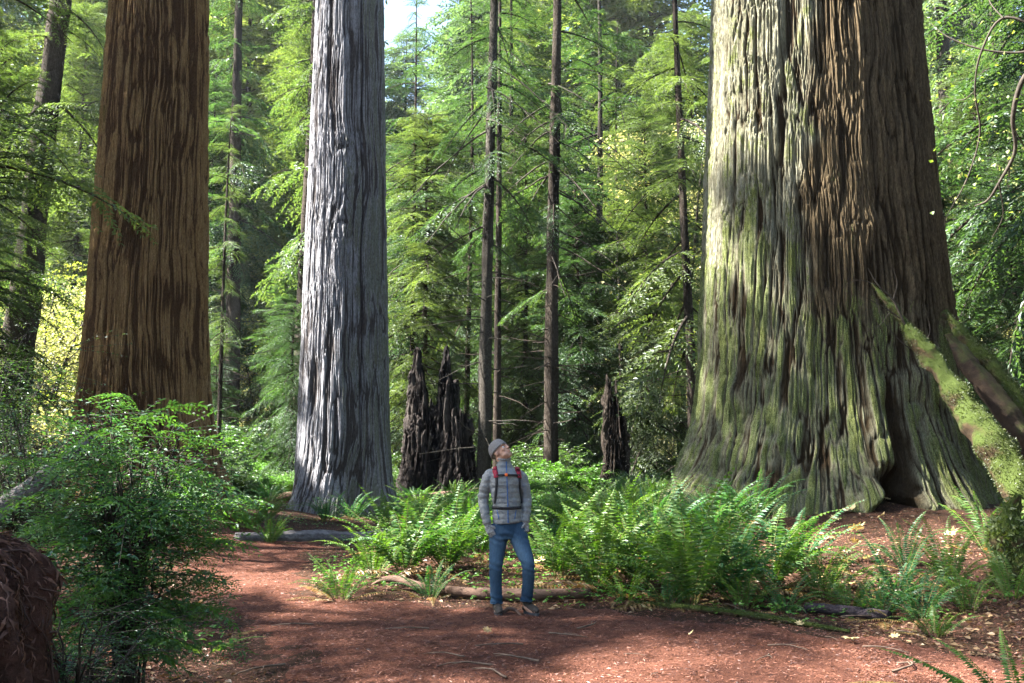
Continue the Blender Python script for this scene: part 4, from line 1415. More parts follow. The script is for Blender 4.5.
# ------------------------------------------------------------------ litter
def maple_leaf_mesh(seed, size):
    rs_ = np.random.default_rng(seed)
    pts = []
    for k, (a, r) in enumerate([(-90, .25), (-60, .42), (-38, .62), (-20, .40), (0, .82), (12, .86), (26, .48), (48, .92), (62, .72), (78, .55), (90, 1.05), (102, .55), (118, .72), (132, .92), (154, .48), (168, .86), (180, .82), (200, .40), (218, .62), (240, .42)]):
        rr = r * size * rs_.uniform(.9, 1.1) * .62
        x, y = math.cos(R(a)) * rr, math.sin(R(a)) * rr
        pts.append((x, y, 0))
    P = np.array(pts)
    P[:, 2] = .35 * (P[:, 0] ** 2 + P[:, 1] ** 2) / size * rs_.uniform(.2, 1.4) + rs_.normal(0, .05 * size, len(P))
    n = len(P)
    V = np.concatenate([P, [[0, 0, .01]]])
    k = np.arange(n)
    return mk_mesh('maple_leaf', [(V, np.stack([k, (k + 1) % n, np.full(n, n)], -1))], [M_leaf_dead], smooth=False)


MLEAF = [maple_leaf_mesh(900 + i, .20) for i in range(4)]
ML = [(860, 499, 'pale maple leaf lying on the mound at the foot of the giant redwood', 1), (888, 502, 'pale maple leaf lying on the mound at the foot of the giant redwood', .8), (908, 491, 'pale maple leaf on the top of the mound by the hollow', 1.1),
      (849, 513, 'wide cream maple leaf on the slope of the mound', 1.3), (856, 533, 'large white maple leaf standing out on the slope of the mound', 1.3), (828, 541, 'pale maple leaf left of the large white one', 1.2), (855, 546, 'small tan maple leaf below the large white one', .8),
      (870, 562, 'tan maple leaf among the fern fronds of the mound', 1), (809, 569, 'tan maple leaf among the fern fronds of the mound', 1), (846, 566, 'tan maple leaf among the fern fronds of the mound', 1), (848, 589, 'tan maple leaf among the fern fronds of the mound', 1.1), (819, 586, 'tan maple leaf among the fern fronds of the mound', 1),
      (769, 598, 'cream maple leaf under the ferns at the path edge', .9), (849, 645, 'yellow maple leaf lying on the path near the thin mossy branch', .7), (894, 643, 'small yellow maple leaf on the path at the right', .45), (799, 630, 'small yellow leaf fragment on the mossy branch', .4),
      (950, 538, 'yellow maple leaf caught below the leaning log', 1.3), (956, 560, 'brown curled leaf hanging in the yellowing fern', 1.0), (566, 557, 'pale leaf in the ferns right of the hiker', 1.2), (549, 551, 'pale leaf in the ferns right of the hiker', 1.1), (540, 565, 'pale leaf in the ferns right of the hiker', 1.0),
      (648, 614, 'yellow maple leaf at the edge of the path in front of the ferns', .7), (488, 637, 'yellow green leaf on the path in front of the hiker', .5), (535, 590, 'tan leaf on the ground behind the feet of the hiker', .9), (880, 520, 'tan maple leaf high on the mound below the hollow', .8), (835, 522, 'tan maple leaf on the left shoulder of the mound', .9), (690, 640, 'small tan leaf on the sunlit part of the path', .35)]
rs_ = np.random.default_rng(91)
for i, (px, py, lab, s) in enumerate(ML):
    P = hit(px, py)
    o = link('maple_leaf', MLEAF[i % 4], None, (P[0], P[1] - .02, P[2] + .06))
    o.rotation_euler = (R(rs_.uniform(5, 38)), R(rs_.uniform(-15, 15)), rs_.uniform(0, 6.28))
    o.scale = (s,) * 3
    tag(o, lab, 'leaf', 'fallen maple leaves')

rs_ = np.random.default_rng(92)
twm = []
for k in range(4):
    q_ = np.linspace(0, 1, 14)
    c_ = np.stack([(q_ - .5) * .45, .05 * np.sin(q_ * 4 + k) + np.cumsum(rs_.normal(0, .006, 14)), .012 + .02 * np.sin(q_ * PI)], -1)
    b_ = spline([c_[6], c_[6] + [.06, .05, .01], c_[6] + [.14, .08, .0]], 6)
    twm.append(mk_mesh('fallen_twig', [cat([tube(c_, np.linspace(.010, .004, 14), 6), tube(b_, np.linspace(.005, .002, 6), 5)])], [M_twig_lit]))
for i in range(26):
    px, py = rs_.uniform(240, 960), rs_.uniform(604, 680)
    P = hit(px, py)
    o = link('fallen_twig', twm[i % 4], None, (P[0], P[1], P[2] + .022), rs_.uniform(0, 6.28))
    o.scale = (rs_.uniform(.35, 1.1),) * 3
    tag(o, 'small broken brown twig lying on the trodden path', 'twig', 'fallen twigs on the path')

# shredded needles and twigs on the ground (uncountable)
def litter(name, n, region, mat, ln, lw, seed, label, lift=.004, keep=None):
    rs_ = np.random.default_rng(seed)
    x0, x1, y0, y1 = region
    y = y0 + (y1 - y0) * rs_.random(n) ** 1.7
    x = rs_.uniform(x0, x1, n)
    x = np.where(np.abs(x) > .62 * y + .4, x * .5, x)
    if keep is not None:
        m_ = keep(x, y)
        x, y = x[m_], y[m_]
    n = len(x)
    sdp = inside_dist(x, y, PATH)
    z = gh(x, y) + lift + np.where(sdp > .2, .02, 0)
    a = rs_.uniform(0, 6.28, n)
    D = np.stack([np.cos(a), np.sin(a), rs_.normal(.02, .22, n)], -1)
    L = rs_.uniform(*ln, n)
    lv = leaves(np.stack([x, y, z], -1), D, np.array([0, 0, 1.]) + rs_.normal(0, .5, (n, 3)), L, L * lw + .002, rs_, .2)
    o = link(name, mk_mesh(name, [lv], [mat], smooth=False))
    tag(o, label, 'litter', kind='stuff')
    return o


M_needle_litter = leaf_mat('needle_litter', (0.030, 0.011, 0.008), (0.235, 0.102, 0.066), trans=0.1, obj_var=0.0)
M_tan_litter = leaf_mat('leaf_litter', (0.045, 0.024, 0.012), (0.22, 0.145, 0.075), trans=0.2, tcol=(1.2, 1, .7), obj_var=0.0)
litter('needle_litter', 200000, (-7, 6.5, 5.3, 22), M_needle_litter, (.015, .06), .10, 95, 'red brown needles and twigs scattered over the path')
litter('leaf_litter', 11000, (-5, 9.5, 6, 20), M_tan_litter, (.03, .09), .5, 96, 'tan broken leaves scattered between the ferns', .01, lambda x, y: inside_dist(x, y, PATH) < .1)


# wood sorrel and small green ground cover between the ferns
def cover(n, seed, name, label, keep, mat, region):
    rs_ = np.random.default_rng(seed)
    x = rs_.uniform(region[0], region[1], n)
    y = rs_.uniform(region[2], region[3], n)
    pat = fbm(x * .9, y * .9, .4, seed, 3)
    m_ = keep(x, y) & (pat > .47)
    x, y = x[m_], y[m_]
    n = len(x)
    h = rs_.uniform(.03, .14, n)
    c = np.repeat(np.stack([x, y, gh(x, y) + h], -1), 3, 0)
    a = np.repeat(rs_.uniform(0, 6.28, n), 3) + np.tile([0, 2.09, 4.19], n)
    D = np.stack([np.cos(a), np.sin(a), rs_.normal(-.1, .25, n * 3)], -1)
    L = rs_.uniform(.02, .05, n * 3)
    lv = leaves(c, D, np.array([0, 0, 1.]) + rs_.normal(0, .3, (n * 3, 3)), L, L * .9, rs_, .2)
    o = link(name, mk_mesh(name, [lv], [mat], smooth=False))
    tag(o, label, 'ground cover', kind='stuff')


offp = lambda x, y: (inside_dist(x, y, PATH) < -.05) & (np.hypot((x - 6.4) / 3.4, (y - 14.8) / 3.6) > 1)
cover(10000, 97, 'ground_cover', 'low green sorrel leaves covering the ground between the ferns', offp, M_sorrel, (-3.2, 9, 8, 18))
far_ok = lambda x, y: (inside_dist(x, y, PATH) < -.3)
cover(60000, 98, 'undergrowth', 'low green plants covering the forest floor behind the redwoods', far_ok, M_huck_lit, (-22, 22, 18, 48))

# ------------------------------------------------------------------ the hiker
def ell(c, r, n=20, M=None):
    u = np.linspace(0, 2 * PI, n, endpoint=False)
    v = np.linspace(0.02, PI - 0.02, n // 2 + 2)
    U, W = np.meshgrid(u, v)
    V = np.stack([np.sin(W) * np.cos(U) * r[0], np.sin(W) * np.sin(U) * r[1], np.cos(W) * r[2]], -1).reshape(-1, 3)
    if M is not None:
        V = V @ np.asarray(M).T
    V = V + np.asarray(c)
    F = grid_faces(n, len(v), True)[:, ::-1]
    k = np.arange(n)
    e = (len(v) - 1) * n
    caps = [(V[:0], np.stack([k, (k + 1) % n, np.full(n, len(V))], -1)), (V[:0], np.stack([e + (k + 1) % n, e + k, np.full(n, len(V) + 1)], -1))]
    V = np.concatenate([V, V[:n].mean(0)[None], V[e:e + n].mean(0)[None]])
    return V, F, np.concatenate([caps[0][1], caps[1][1]])


def loft(pts, rx, ry, n=22, m=26):
    """tube of elliptic section: rx across (towards +x), ry in depth"""
    P = spline(pts, m)
    t = np.linspace(0, 1, m)
    k = np.linspace(0, 1, len(pts))
    RX, RY = np.interp(t, k, rx), np.interp(t, k, ry)
    T = np.gradient(P, axis=0)
    T /= np.linalg.norm(T, axis=1)[:, None]
    B = np.array([0, 1.0, 0])[None] - T * T[:, 1:2]
    nb = np.linalg.norm(B, axis=1)[:, None]
    B = np.where(nb < .2, np.array([0, 0, 1.0])[None] - T * T[:, 2:3], B)
    B /= np.linalg.norm(B, axis=1)[:, None]
    A_ = np.cross(B, T)
    th = np.linspace(0, 2 * PI, n, endpoint=False)
    V = (P[:, None] + A_[:, None] * (RX[:, None] * np.cos(th))[..., None] + B[:, None] * (RY[:, None] * np.sin(th))[..., None]).reshape(-1, 3)
    F = grid_faces(n, m, True)
    e = (m - 1) * n
    kk = np.arange(n)
    tri = np.concatenate([np.stack([(kk + 1) % n, kk, np.full(n, len(V))], -1), np.stack([e + kk, e + (kk + 1) % n, np.full(n, len(V) + 1)], -1)])
    V = np.concatenate([V, P[:1], P[-1:]])
    return V, F, tri


def union(name, solids, voxel, smooth=3, mats=(), disp=None, attrs=None):
    parts, off = [], 0
    for V, F, T in solids:
        parts += [(V, F), (V[:0], T - len(V))]
    me = mk_mesh(name, parts)
    o = bpy.data.objects.new('tmp_union', me)
    COL.objects.link(o)
    md = o.modifiers.new('r', 'REMESH')
    md.mode = 'VOXEL'
    md.voxel_size = voxel
    if smooth:
        sm = o.modifiers.new('s', 'SMOOTH')
        sm.factor = .5
        sm.iterations = smooth
    dg = bpy.context.evaluated_depsgraph_get()
    out = bpy.data.meshes.new_from_object(o.evaluated_get(dg))
    bpy.data.objects.remove(o)
    bpy.data.meshes.remove(me)
    out.name = name
    out.materials.clear()
    for m in mats:
        out.materials.append(m)
    n = len(out.vertices)
    co_, no_ = np.zeros(n * 3, np.float32), np.zeros(n * 3, np.float32)
    out.vertices.foreach_get('co', co_)
    out.vertices.foreach_get('normal', no_)
    co_, no_ = co_.reshape(-1, 3).astype(float), no_.reshape(-1, 3).astype(float)
    if disp is not None:
        co_ = co_ + no_ * disp(co_, no_)[:, None]
        out.vertices.foreach_set('co', co_.astype(np.float32).ravel())
    if attrs is not None:
        for k, a in attrs(co_, no_).items():
            at_ = out.attributes.new(k, 'FLOAT', 'POINT')
            at_.data.foreach_set('value', np.asarray(a, np.float32))
    out.polygons.foreach_set('use_smooth', np.full(len(out.polygons), True))
    out.update()
    return out


def fabric_mat(name, a, b, c, scale=60, rough=.85, bump=.3):
    m, nt, out = new_mat(name)
    B = NB(nt)
    n1 = B.noise(B.coords((1, 1, .5)), 9, 4, .7)
    n2 = B.noise(B.coords(), scale, 4, .8)
    n3 = B.noise(B.coords((1, 1, 6)), scale * 2, 2, .6)
    col = B.mix(B.ramp(n2, .35, .65), a, b)
    col = B.mix(B.ramp(n1, .5, .75), col, c)
    nt.links.new(B.principled(col, rough, .2, B.bump(B.math('ADD', n2, n3), bump, .004)), out.inputs[0])
    return m


def jeans_mat():
    m, nt, out = new_mat('blue_jeans')
    B = NB(nt)
    n2 = B.noise(B.coords((1, 1, .35)), 70, 4, .8)
    n1 = B.noise(B.coords(), 7, 4, .6)
    col = B.mix(B.ramp(n1, .3, .7), (.012, .034, .070), (.022, .052, .092))
    col = B.mix(B.math('MULTIPLY', B.attr('wear'), .85), col, (.085, .15, .22))
    col = B.mix(B.ramp(n2, .3, .7), B.mix(1.0, col, (.7, .7, .72), 'MULTIPLY'), col)
    nt.links.new(B.principled(col, .85, .15, B.bump(n2, .25, .003)), out.inputs[0])
    return m


M_skin = plain_mat('skin', (.33, .175, .115), (.39, .22, .15), 14, .55, .1, .35)
M_jacket = fabric_mat('quilted_jacket', (.125, .130, .134), (.190, .193, .186), (.130, .150, .188), 46, .6)
M_beanie = fabric_mat('knit_beanie', (.11, .10, .095), (.21, .195, .185), (.15, .14, .135), 90, .95, .8)
M_glove = fabric_mat('knit_glove', (.13, .13, .13), (.33, .33, .32), (.17, .17, .18), 70, .95, .8)
M_jeans = jeans_mat()
M_boot = plain_mat('boot_leather', (.018, .013, .010), (.042, .032, .024), 20, .7, .4, .3)
M_sole = plain_mat('boot_sole', (.025, .025, .028), (.06, .06, .065), 30, .8)
M_red = plain_mat('red_webbing', (.16, .006, .020), (.24, .012, .028), 60, .7, .3)
M_black = plain_mat('black_webbing', (.010, .010, .012), (.022, .022, .025), 60, .7, .3)
M_orange = plain_mat('orange_buckle', (.6, .10, .02), (.7, .14, .03), 20, .4, .1)
M_zip = plain_mat('blue_zip', (.02, .07, .20), (.03, .10, .28), 60, .5, .2)
M_eye = plain_mat('eye', (.55, .53, .5), (.6, .58, .55), 10, .2, 0, .5)
M_iris = plain_mat('iris', (.03, .025, .02), (.05, .04, .03), 10, .2, 0, .5)
M_lip = plain_mat('lip', (.36, .15, .12), (.42, .19, .15), 20, .5, .1)
M_hair = plain_mat('hair', (.06, .045, .03), (.12, .09, .06), 60, .7, .5, .3, (1, 1, .2))

MX, MY = -.015, 10.25
man = tag(None, None) if False else None
HC = np.array([-.098, .015, 1.612])                       # head centre
yaw, tilt = R(50), R(38)
HM = np.array(Matrix.Rotation(yaw, 3, 'Z') @ Matrix.Rotation(-tilt, 3, 'X'))


def hd(p):
    return HM @ np.asarray(p, float) + HC


def hell(c, r, M=None):
    MM = HM if M is None else HM @ np.array(M)
    return ell(hd(c), r, 22, MM)


head = [hell((0, .012, .022), (.074, .094, .092)), hell((0, -.030, -.040), (.058, .062, .072)), hell((0, -.058, -.088), (.030, .028, .026)),
        hell((.030, -.045, -.075), (.028, .040, .024)), hell((-.030, -.045, -.075), (.028, .040, .024)),
        hell((0, -.076, .030), (.052, .018, .012)), hell((.040, -.066, -.022), (.022, .020, .018)), hell((-.040, -.066, -.022), (.022, .020, .018)),
        hell((0, -.094, .004), (.009, .014, .024), Matrix.Rotation(R(-20), 3, 'X')), hell((0, -.106, -.020), (.013, .015, .010)), hell((.011, -.096, -.022), (.008, .010, .008)), hell((-.011, -.096, -.022), (.008, .010, .008)),
        hell((0, -.086, -.052), (.022, .012, .008)), hell((0, -.083, -.063), (.019, .012, .008)),
        hell((.074, .012, -.012), (.008, .020, .031)), hell((-.074, .012, -.012), (.008, .020, .031))]
neck = loft([hd((0, .030, -.040)), hd((0, .035, -.085)) * .5 + np.array([-.064, .02, 1.50]) * .5, (-.062, .015, 1.46), (-.06, .01, 1.40)], [.056, .054, .057, .075], [.058, .056, .06, .07])


def hand(sign, wrist, palm, knuckle, tips, thumb, grow=0.0):
    out = [loft([wrist, (np.array(wrist) + palm) / 2, palm, knuckle], [.026 + grow, .034 + grow, .040 + grow, .038 + grow], [.019 + grow, .017 + grow, .016 + grow, .013 + grow], 16, 14)]
    for (b, m, e), r in zip(tips, (.0090, .0098, .0096, .0082)):
        out.append(loft([np.array(knuckle) * .35 + np.array(b) * .65, b, m, e], [r + grow, r + grow, (r + grow) * .95, (r + grow) * .75], [r + grow, r + grow, (r + grow) * .95, (r + grow) * .75], 10, 14))
    out.append(loft(thumb, [.013 + grow, .0115 + grow, .0105 + grow, .008 + grow], [.013 + grow, .0115 + grow, .0105 + grow, .008 + grow], 10, 14))
    return out


def mk_hand(wrist, down, across, fwd, thumb_side, grow=0.0, scale=1.0):
    """down: direction of the fingers, across: from little finger to index, fwd: palm normal (fingers curl that way)"""
    w_ = np.array(wrist, float)
    d, a, f = [np.array(v, float) / np.linalg.norm(v) for v in (down, across, fwd)]
    k = w_ + d * .092
    tips = []
    for j, (off_, L) in enumerate(((.030, .070), (.010, .080), (-.011, .074), (-.030, .058))):
        b = k + a * off_ - d * .004
        m = b + d * L * .52 + f * L * .22
        e = m + d * L * .30 + f * L * .42
        tips.append((b, m, e))
    th = [w_ + d * .028 + a * .022, w_ + d * .052 + a * .046 + f * .012, w_ + d * .080 + a * .055 + f * .026, w_ + d * .104 + a * .050 + f * .036]
    return hand(1, w_, w_ + d * .05, k, tips, th, grow)


HAND_L = dict(wrist=(-.232, -.055, .885), down=(.38, -.18, -.90), across=(.80, -.40, .40), fwd=(.35, .85, .1), thumb_side=1)
HAND_R = dict(wrist=(.150, -.035, .905), down=(-.04, -.10, -1.0), across=(-.55, -.83, .05), fwd=(-.80, .55, 0), thumb_side=1)

ARM_L = [(-.15, .01, 1.385), (-.220, .015, 1.355), (-.258, .02, 1.25), (-.280, .03, 1.13), (-.262, -.02, 1.0), (-.233, -.052, .895)]
ARM_R = [(.03, .01, 1.385), (.098, .015, 1.36), (.138, .02, 1.26), (.162, .03, 1.145), (.160, -.005, 1.02), (.150, -.033, .915)]
LEG_L = [(-.105, .0, .88), (-.120, -.005, .74), (-.140, -.02, .58), (-.150, -.035, .46), (-.148, -.005, .30), (-.140, .005, .105)]
LEG_R = [(.050, .0, .88), (.085, -.03, .75), (.140, -.095, .60), (.176, -.135, .49), (.178, -.085, .32), (.160, -.03, .135)]
body_solids = head + [neck,
                      loft([(-.015, 0, .78), (-.025, 0, .90), (-.035, 0, 1.05), (-.045, 0, 1.25), (-.055, .005, 1.37), (-.06, .01, 1.45)], [.135, .14, .125, .15, .155, .07], [.095, .10, .09, .105, .095, .06]),
                      loft(ARM_L, [.055, .052, .046, .041, .036, .027], [.055, .052, .046, .041, .036, .024]), loft(ARM_R, [.055, .052, .046, .041, .036, .027], [.055, .052, .046, .041, .036, .024]),
                      loft(LEG_L, [.085, .080, .066, .052, .050, .038], [.085, .080, .066, .052, .052, .04]), loft(LEG_R, [.085, .080, .066, .052, .050, .038], [.085, .080, .066, .052, .052, .04]),
                      loft([(-.140, .02, .09), (-.135, 0, .05), (-.125, -.08, .035), (-.115, -.17, .03)], [.036, .036, .038, .03], [.036, .03, .022, .016]),
                      loft([(.160, -.02, .115), (.165, -.03, .07), (.205, -.085, .05), (.250, -.145, .04)], [.036, .036, .038, .03], [.036, .03, .022, .016])]
body_solids += mk_hand(**HAND_L) + mk_hand(**HAND_R)
man = link('person', union('person', body_solids, .0055, 2, [M_skin]), None, (MX, MY, gz(MX, MY) + .02))
tag(man, 'hiker in grey quilted jacket, blue jeans and grey beanie looking up at the redwoods', 'person')

# face details
for sx in (-1, 1):
    e = ell(hd((sx * .030, -.0755, .006)), (.0115, .0115, .0105), 14)
    eo = link('eye', mk_mesh('eye', [(e[0], e[1]), (e[0][:0], e[2] - len(e[0]))], [M_eye]), man)
    e = ell(hd((sx * .030, -.0852, .008)), (.0058, .0030, .0058), 12, HM)
    link('iris', mk_mesh('iris', [(e[0], e[1]), (e[0][:0], e[2] - len(e[0]))], [M_iris]), eo)
    V, F, T = loft([hd((sx * .012, -.096, .026)), hd((sx * .030, -.095, .031)), hd((sx * .050, -.080, .026))], [.003, .004, .002], [.003, .004, .002], 8, 10)
    link('eyebrow', mk_mesh('eyebrow', [(V, F)], [M_hair]), man)
link('lips', union('lips', [hell((0, -.0925, -.053), (.021, .008, .0045)), hell((0, -.0905, -.060), (.018, .008, .005))], .0025, 1, [M_lip]), man)
link('hair', union('hair', [hell((0, .046, -.002), (.070, .062, .040)), hell((.070, .008, .008), (.007, .014, .018)), hell((-.070, .008, .008), (.007, .014, .018))], .005, 2, [M_hair],
                   disp=lambda c, n: .003 * (vnoise(c[:, 0] * 90, c[:, 1] * 90, c[:, 2] * 30, 5) - .5)), man)

# beanie: shell above a slanting brim
u = np.linspace(0, 2 * PI, 56, endpoint=False)
rings = []
for k, (h, sc_) in enumerate([(-.002, .97), (-.006, 1.03), (.016, 1.055), (.018, 1.02), (.04, 1.0), (.06, .95), (.08, .86), (.098, .72), (.112, .52), (.121, .28), (.124, .05)]):
    x = .083 * sc_ * np.cos(u)
    y = .106 * sc_ * np.sin(u) + .016 + .10 * max(0, h - .02)
    rib_ = 1 + .012 * np.cos(u * 28)
    brim = .018 * (-np.sin(u)) * (1 - k / 10) - .012 * np.abs(np.cos(u)) * (1 - k / 10)
    rings.append(np.stack([x * rib_, y * rib_, h + .026 + brim + 0 * u], -1))
V = np.concatenate(rings) @ HM.T + HC
link('beanie', mk_mesh('beanie', [(V, grid_faces(56, len(rings), True))], [M_beanie]), man)

# jacket with quilting
TOR = loft([(-.030, -.005, .895), (-.035, -.005, .95), (-.040, -.005, 1.07), (-.045, 0, 1.18), (-.05, 0, 1.30), (-.058, .005, 1.385), (-.062, .01, 1.445), (-.063, .012, 1.50), (-.064, .005, 1.545)],
           [.150, .152, .140, .152, .168, .160, .100, .070, .064], [.122, .124, .112, .124, .130, .112, .085, .070, .066], 40, 50)
SLEEVE = [.070, .067, .060, .054, .049, .042]
jk = [TOR, loft(ARM_L, SLEEVE, SLEEVE), loft(ARM_R, SLEEVE, SLEEVE)]


def quilt(c, n):
    z = c[:, 2] + .010 * (fbm(c[:, 0] * 9, c[:, 1] * 9, c[:, 2] * 2, 41) - .5) * 2
    q = np.abs(np.sin(PI * z / .052)) ** .55
    dd = .0050 * (q - .75) * (.3 + 1.4 * fbm(c[:, 0] * 7, c[:, 1] * 7, c[:, 2] * 5, 47)) + .020 * (fbm(c[:, 0] * 13, c[:, 1] * 13, c[:, 2] * 24, 43, 3) - .5)
    return dd * sstep(.86, .92, c[:, 2]) * sstep(1.54, 1.46, c[:, 2])


jm = union('jacket', jk, .007, 3, [M_jacket], quilt)
jo = link('jacket', jm, man)
bvh = bvhtree.BVHTree.FromPolygons([v.co for v in jm.vertices], [p.vertices for p in jm.polygons])


def front(x, z, lift=.006, back=False):
    h = bvh.ray_cast(Vector((x, 1.0 if back else -1.0, z)), Vector((0, -1.0 if back else 1.0, 0)))
    if h[0] is None:
        return None
    p = np.array(h[0]) + np.array(h[1]) * lift
    return p, np.array(h[1])


def ribbon(P, N, wd, th):
    P, N = np.array(P), np.array(N)
    T = np.gradient(P, axis=0)
    T /= np.linalg.norm(T, axis=1)[:, None]
    S = np.cross(T, N)
    S /= np.linalg.norm(S, axis=1)[:, None]
    w2 = (np.broadcast_to(wd, (len(P),)) / 2)[:, None]
    V = np.stack([P - S * w2 - N * th, P + S * w2 - N * th, P + S * w2 * .92 + N * th, P - S * w2 * .92 + N * th], 1).reshape(-1, 3)
    return V, grid_faces(4, len(P), True)


def front_path(pts, n, lift=.006):
    P, N = [], []
    for x, z in spline(np.array([(a, 0, b) for a, b in pts]), n)[:, [0, 2]]:
        h = front(x, z, lift)
        if h is not None:
            P.append(h[0])
            N.append(h[1])
    P, N = np.array(P), np.array(N)
    for _ in range(3):
        P[1:-1] = (P[:-2] + P[1:-1] * 2 + P[2:]) / 4
        N[1:-1] = (N[:-2] + N[1:-1] * 2 + N[2:]) / 4
    return P, N / np.linalg.norm(N, axis=1)[:, None]


V, F = ribbon(*front_path([(-.045, 1.54), (-.040, 1.40), (-.030, 1.2), (-.026, 1.05), (-.024, .905)], 40, .003), .010, .003)
link('zipper', mk_mesh('zipper', [(V, F)], [M_zip]), jo)
for x0, x1 in ((-.135, -.115), (.055, .040)):
    V, F = ribbon(*front_path([(x0, 1.03), (x1, .94)], 12, .003), .008, .002)
    link('pocket_zip', mk_mesh('pocket_zip', [(V, F)], [M_zip]), jo)
link('collar_rim', mk_mesh('collar_rim', [tube(np.array([[-.064 + .066 * math.cos(a), .006 + .068 * math.sin(a), 1.547 - .012 * max(0, -math.sin(a))] for a in np.linspace(0, 2 * PI, 30)]), .009, 8)], [M_jacket]), jo)
for nm, A3 in (('cuff', ARM_L), ('cuff', ARM_R)):
    e, d = np.array(A3[-1]), np.array(A3[-1]) - np.array(A3[-2])
    d /= np.linalg.norm(d)
    V, F, T = loft([e - d * .03, e - d * .01, e + d * .008], [.048, .045, .042], [.048, .045, .042], 18, 8)
    link(nm, mk_mesh(nm, [(V, F), (V[:0], T - len(V))], [M_jacket]), jo)

# jeans
LJ = [.092, .093, .078, .066, .061, .062]
je = [loft([(-.022, 0, .74), (-.025, 0, .80), (-.03, 0, .88), (-.035, 0, .96)], [.115, .152, .150, .135], [.095, .118, .112, .10], 30, 24), loft(LEG_L, LJ, LJ), loft(LEG_R, LJ, LJ)]


def wrinkle(c, n):
    low = sstep(.26, .10, c[:, 2]) + .8 * np.exp(-((c[:, 2] - .47) / .07) ** 2) + .7 * np.exp(-((c[:, 2] - .76) / .08) ** 2)
    wv = np.sin((c[:, 2] + .35 * c[:, 0] + .06 * fbm(c[:, 0] * 8, c[:, 1] * 8, c[:, 2] * 8, 51)) * 95)
    return .006 * wv * low * (.3 + fbm(c[:, 0] * 6, c[:, 1] * 6, c[:, 2] * 6, 53)) + .010 * (fbm(c[:, 0] * 7, c[:, 1] * 7, c[:, 2] * 5, 55, 3) - .5)


def wear(c, n):
    k = np.clip(-n[:, 1], 0, 1) ** 1.5
    kz = np.exp(-((c[:, 2] - .60) / .16) ** 2) + .5 * np.exp(-((c[:, 2] - .34) / .14) ** 2)
    return {'wear': np.clip(k * kz * (.6 + .8 * (fbm(c[:, 0] * 12, c[:, 1] * 12, c[:, 2] * 4, 57) - .2)), 0, 1)}


jn = link('jeans', union('jeans', je, .007, 3, [M_jeans], wrinkle, wear), man)
for lg in (LEG_L, LEG_R):
    e = np.array(lg[-1])
    V, F = tube(np.array([e + [.061 * math.cos(a), .061 * math.sin(a), -.004] for a in np.linspace(0, 2 * PI, 26)]), .006, 8)
    link('hem', mk_mesh('hem', [(V, F)], [M_jeans], attrs={'wear': np.full(len(V), .4)}), jn)

# gloves
for hnd in (HAND_L, HAND_R):
    gl = mk_hand(**hnd, grow=.0026)
    w_, d_ = np.array(hnd['wrist']), np.array(hnd['down'], float)
    d_ /= np.linalg.norm(d_)
    gl.append(loft([w_ - d_ * .03, w_, w_ + d_ * .03], [.036, .034, .036], [.031, .028, .026], 18, 8))
    link('glove', union('glove', gl, .0042, 1, [M_glove]), man)

# boots
for heel, toe, ank in (((-.142, .045), (-.105, -.205), (-.140, .01, .15)), ((.145, .035), (.275, -.165), (.160, -.02, .17))):
    h, t_ = np.array([*heel, 0]), np.array([*toe, 0])
    d = t_ - h
    up_ = np.array([0, 0, 1.0])
    V1 = [loft([h + d * .02 + up_ * .055, h + d * .25 + up_ * .062, h + d * .55 + up_ * .056, h + d * .82 + up_ * .045, h + d * .98 + up_ * .036], [.034, .040, .043, .043, .026], [.044, .048, .038, .028, .016], 20, 22),
          loft([h + d * .20 + up_ * .05, np.array(ank) * .5 + (h + d * .2 + up_ * .08) * .5, ank], [.046, .048, .050], [.054, .052, .054], 20, 12)]
    bo = link('boot', union('boot', V1, .006, 2, [M_boot]), man)
    o_ = np.array([d[1], -d[0], 0]) / np.linalg.norm(d)
    fr = np.linspace(0, 2 * PI, 40, endpoint=False)
    ct = np.cos(fr)
    wx = .043 * (1 + .12 * ct)
    outl = h[None] + d[None] * (.5 - .5 * ct[:, None] * 1.06) + o_[None] * (np.sin(fr) * wx * (1 - .25 * np.exp(-((ct - .25) / .3) ** 2)))[:, None]
    rg = [outl + up_ * z_ for z_ in (-.012, .004, .018, .024)]
    Vs = np.concatenate([rg[0].mean(0)[None] + 0 * rg[0]] + rg + [rg[3].mean(0)[None] + 0 * rg[3] + up_ * .004])
    link('sole', mk_mesh('sole', [(Vs, grid_faces(40, 6, True))], [M_sole], smooth=False), bo)
    lac = []
    for q in (.42, .50, .58):
        c_ = h + d * q + up_ * (.108 - .03 * (q - .42) / .16)
        lac.append(tube(np.array([c_ - o_ * .026 + up_ * -.008, c_ + up_ * .004, c_ + o_ * .026 - up_ * .008]), .003, 6))
    link('laces', mk_mesh('laces', [cat(lac)], [M_black]), bo)

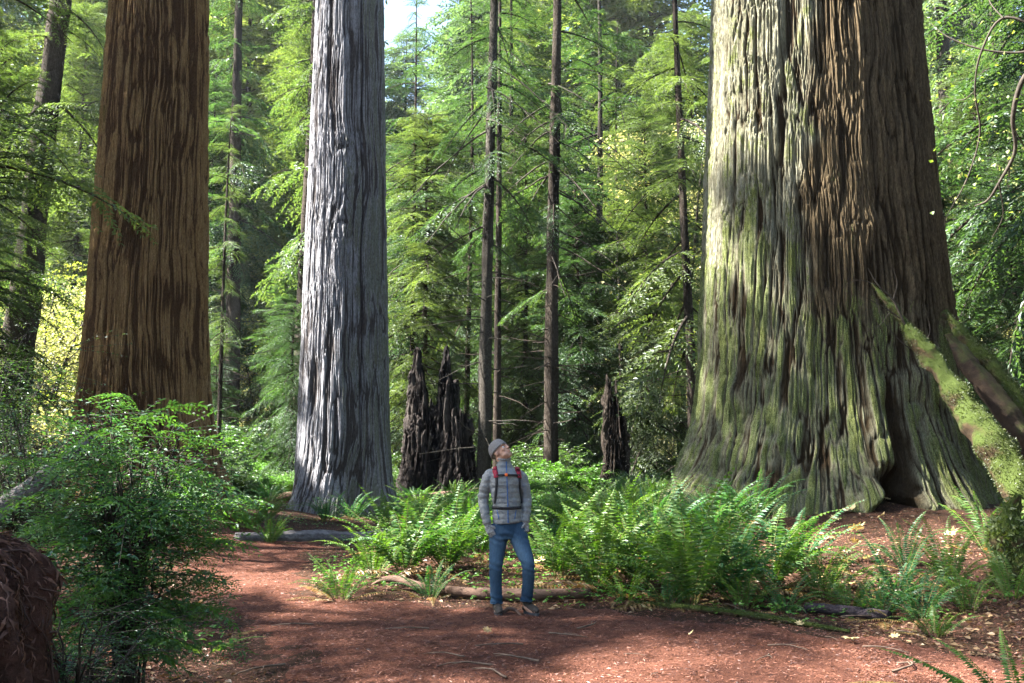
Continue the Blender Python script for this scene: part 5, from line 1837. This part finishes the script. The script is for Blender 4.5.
# backpack worn by the hiker
bp = thing('backpack', 'dark backpack with red shoulder straps worn by the hiker', 'backpack', tuple(man.location))
pk = loft([(-.05, .205, .98), (-.05, .22, 1.02), (-.05, .225, 1.2), (-.055, .22, 1.36), (-.055, .20, 1.43)], [.10, .135, .145, .135, .09], [.05, .085, .095, .085, .05], 30, 30)
link('pack_body', union('pack_body', [pk], .01, 2, [M_black]), bp)
for xs in ([(-.160, 1.43), (-.150, 1.40), (-.138, 1.345)], [(.072, 1.43), (.080, 1.40), (.088, 1.345)]):
    P, N = front_path(xs, 14, .010)
    # over the shoulder to the pack
    x0 = xs[0][0]
    tp = []
    for yy in (.10, .06, .02, -.02, -.05):
        h = bvh.ray_cast(Vector((x0 * .97, yy, 2.0)), Vector((0, 0, -1)))
        if h[0] is None:
            continue
        tp.append((np.array(h[0]) + np.array(h[1]) * .010, np.array(h[1])))
    P = np.concatenate([[t[0] for t in tp], P])
    N = np.concatenate([[t[1] for t in tp], N])
    keep_ = [0]
    for i in range(1, len(P)):
        if np.linalg.norm(P[i] - P[keep_[-1]]) > .008:
            keep_.append(i)
    P, N = P[keep_], N[keep_]
    V, F = ribbon(P, N, .050, .006)
    so_ = link('shoulder_strap', mk_mesh('shoulder_strap', [(V, F)], [M_red]), bp)
    xe = xs[-1][0]
    sg = 1 if xe > 0 else -1
    P, N = front_path([(xe, 1.35), (xe + sg * .004, 1.25), (xe + sg * .012, 1.16), (xe + sg * .02, 1.09)], 24, .007)
    V, F = ribbon(P, N, .026, .004)
    link('strap_webbing', mk_mesh('strap_webbing', [(V, F)], [M_black]), so_)
P, N = front_path([(-.140, 1.375), (-.03, 1.378), (.088, 1.375)], 24, .011)
V, F = ribbon(P, N, .022, .004)
cs = link('chest_strap', mk_mesh('chest_strap', [(V, F)], [M_black]), bp)
c_ = front(-.040, 1.378, .020)[0]
V, F, T = ell(c_, (.016, .007, .018), 14)
link('buckle', mk_mesh('buckle', [(V, F), (V[:0], T - len(V))], [M_orange]), cs)
P, N = front_path([(-.178, 1.055), (-.10, 1.052), (-.03, 1.050), (.04, 1.052), (.098, 1.055)], 30, .008)
V, F = ribbon(P, N, .030, .005)
wb = link('waist_belt', mk_mesh('waist_belt', [(V, F)], [M_black]), bp)
for x in (-.175, .095):
    pass
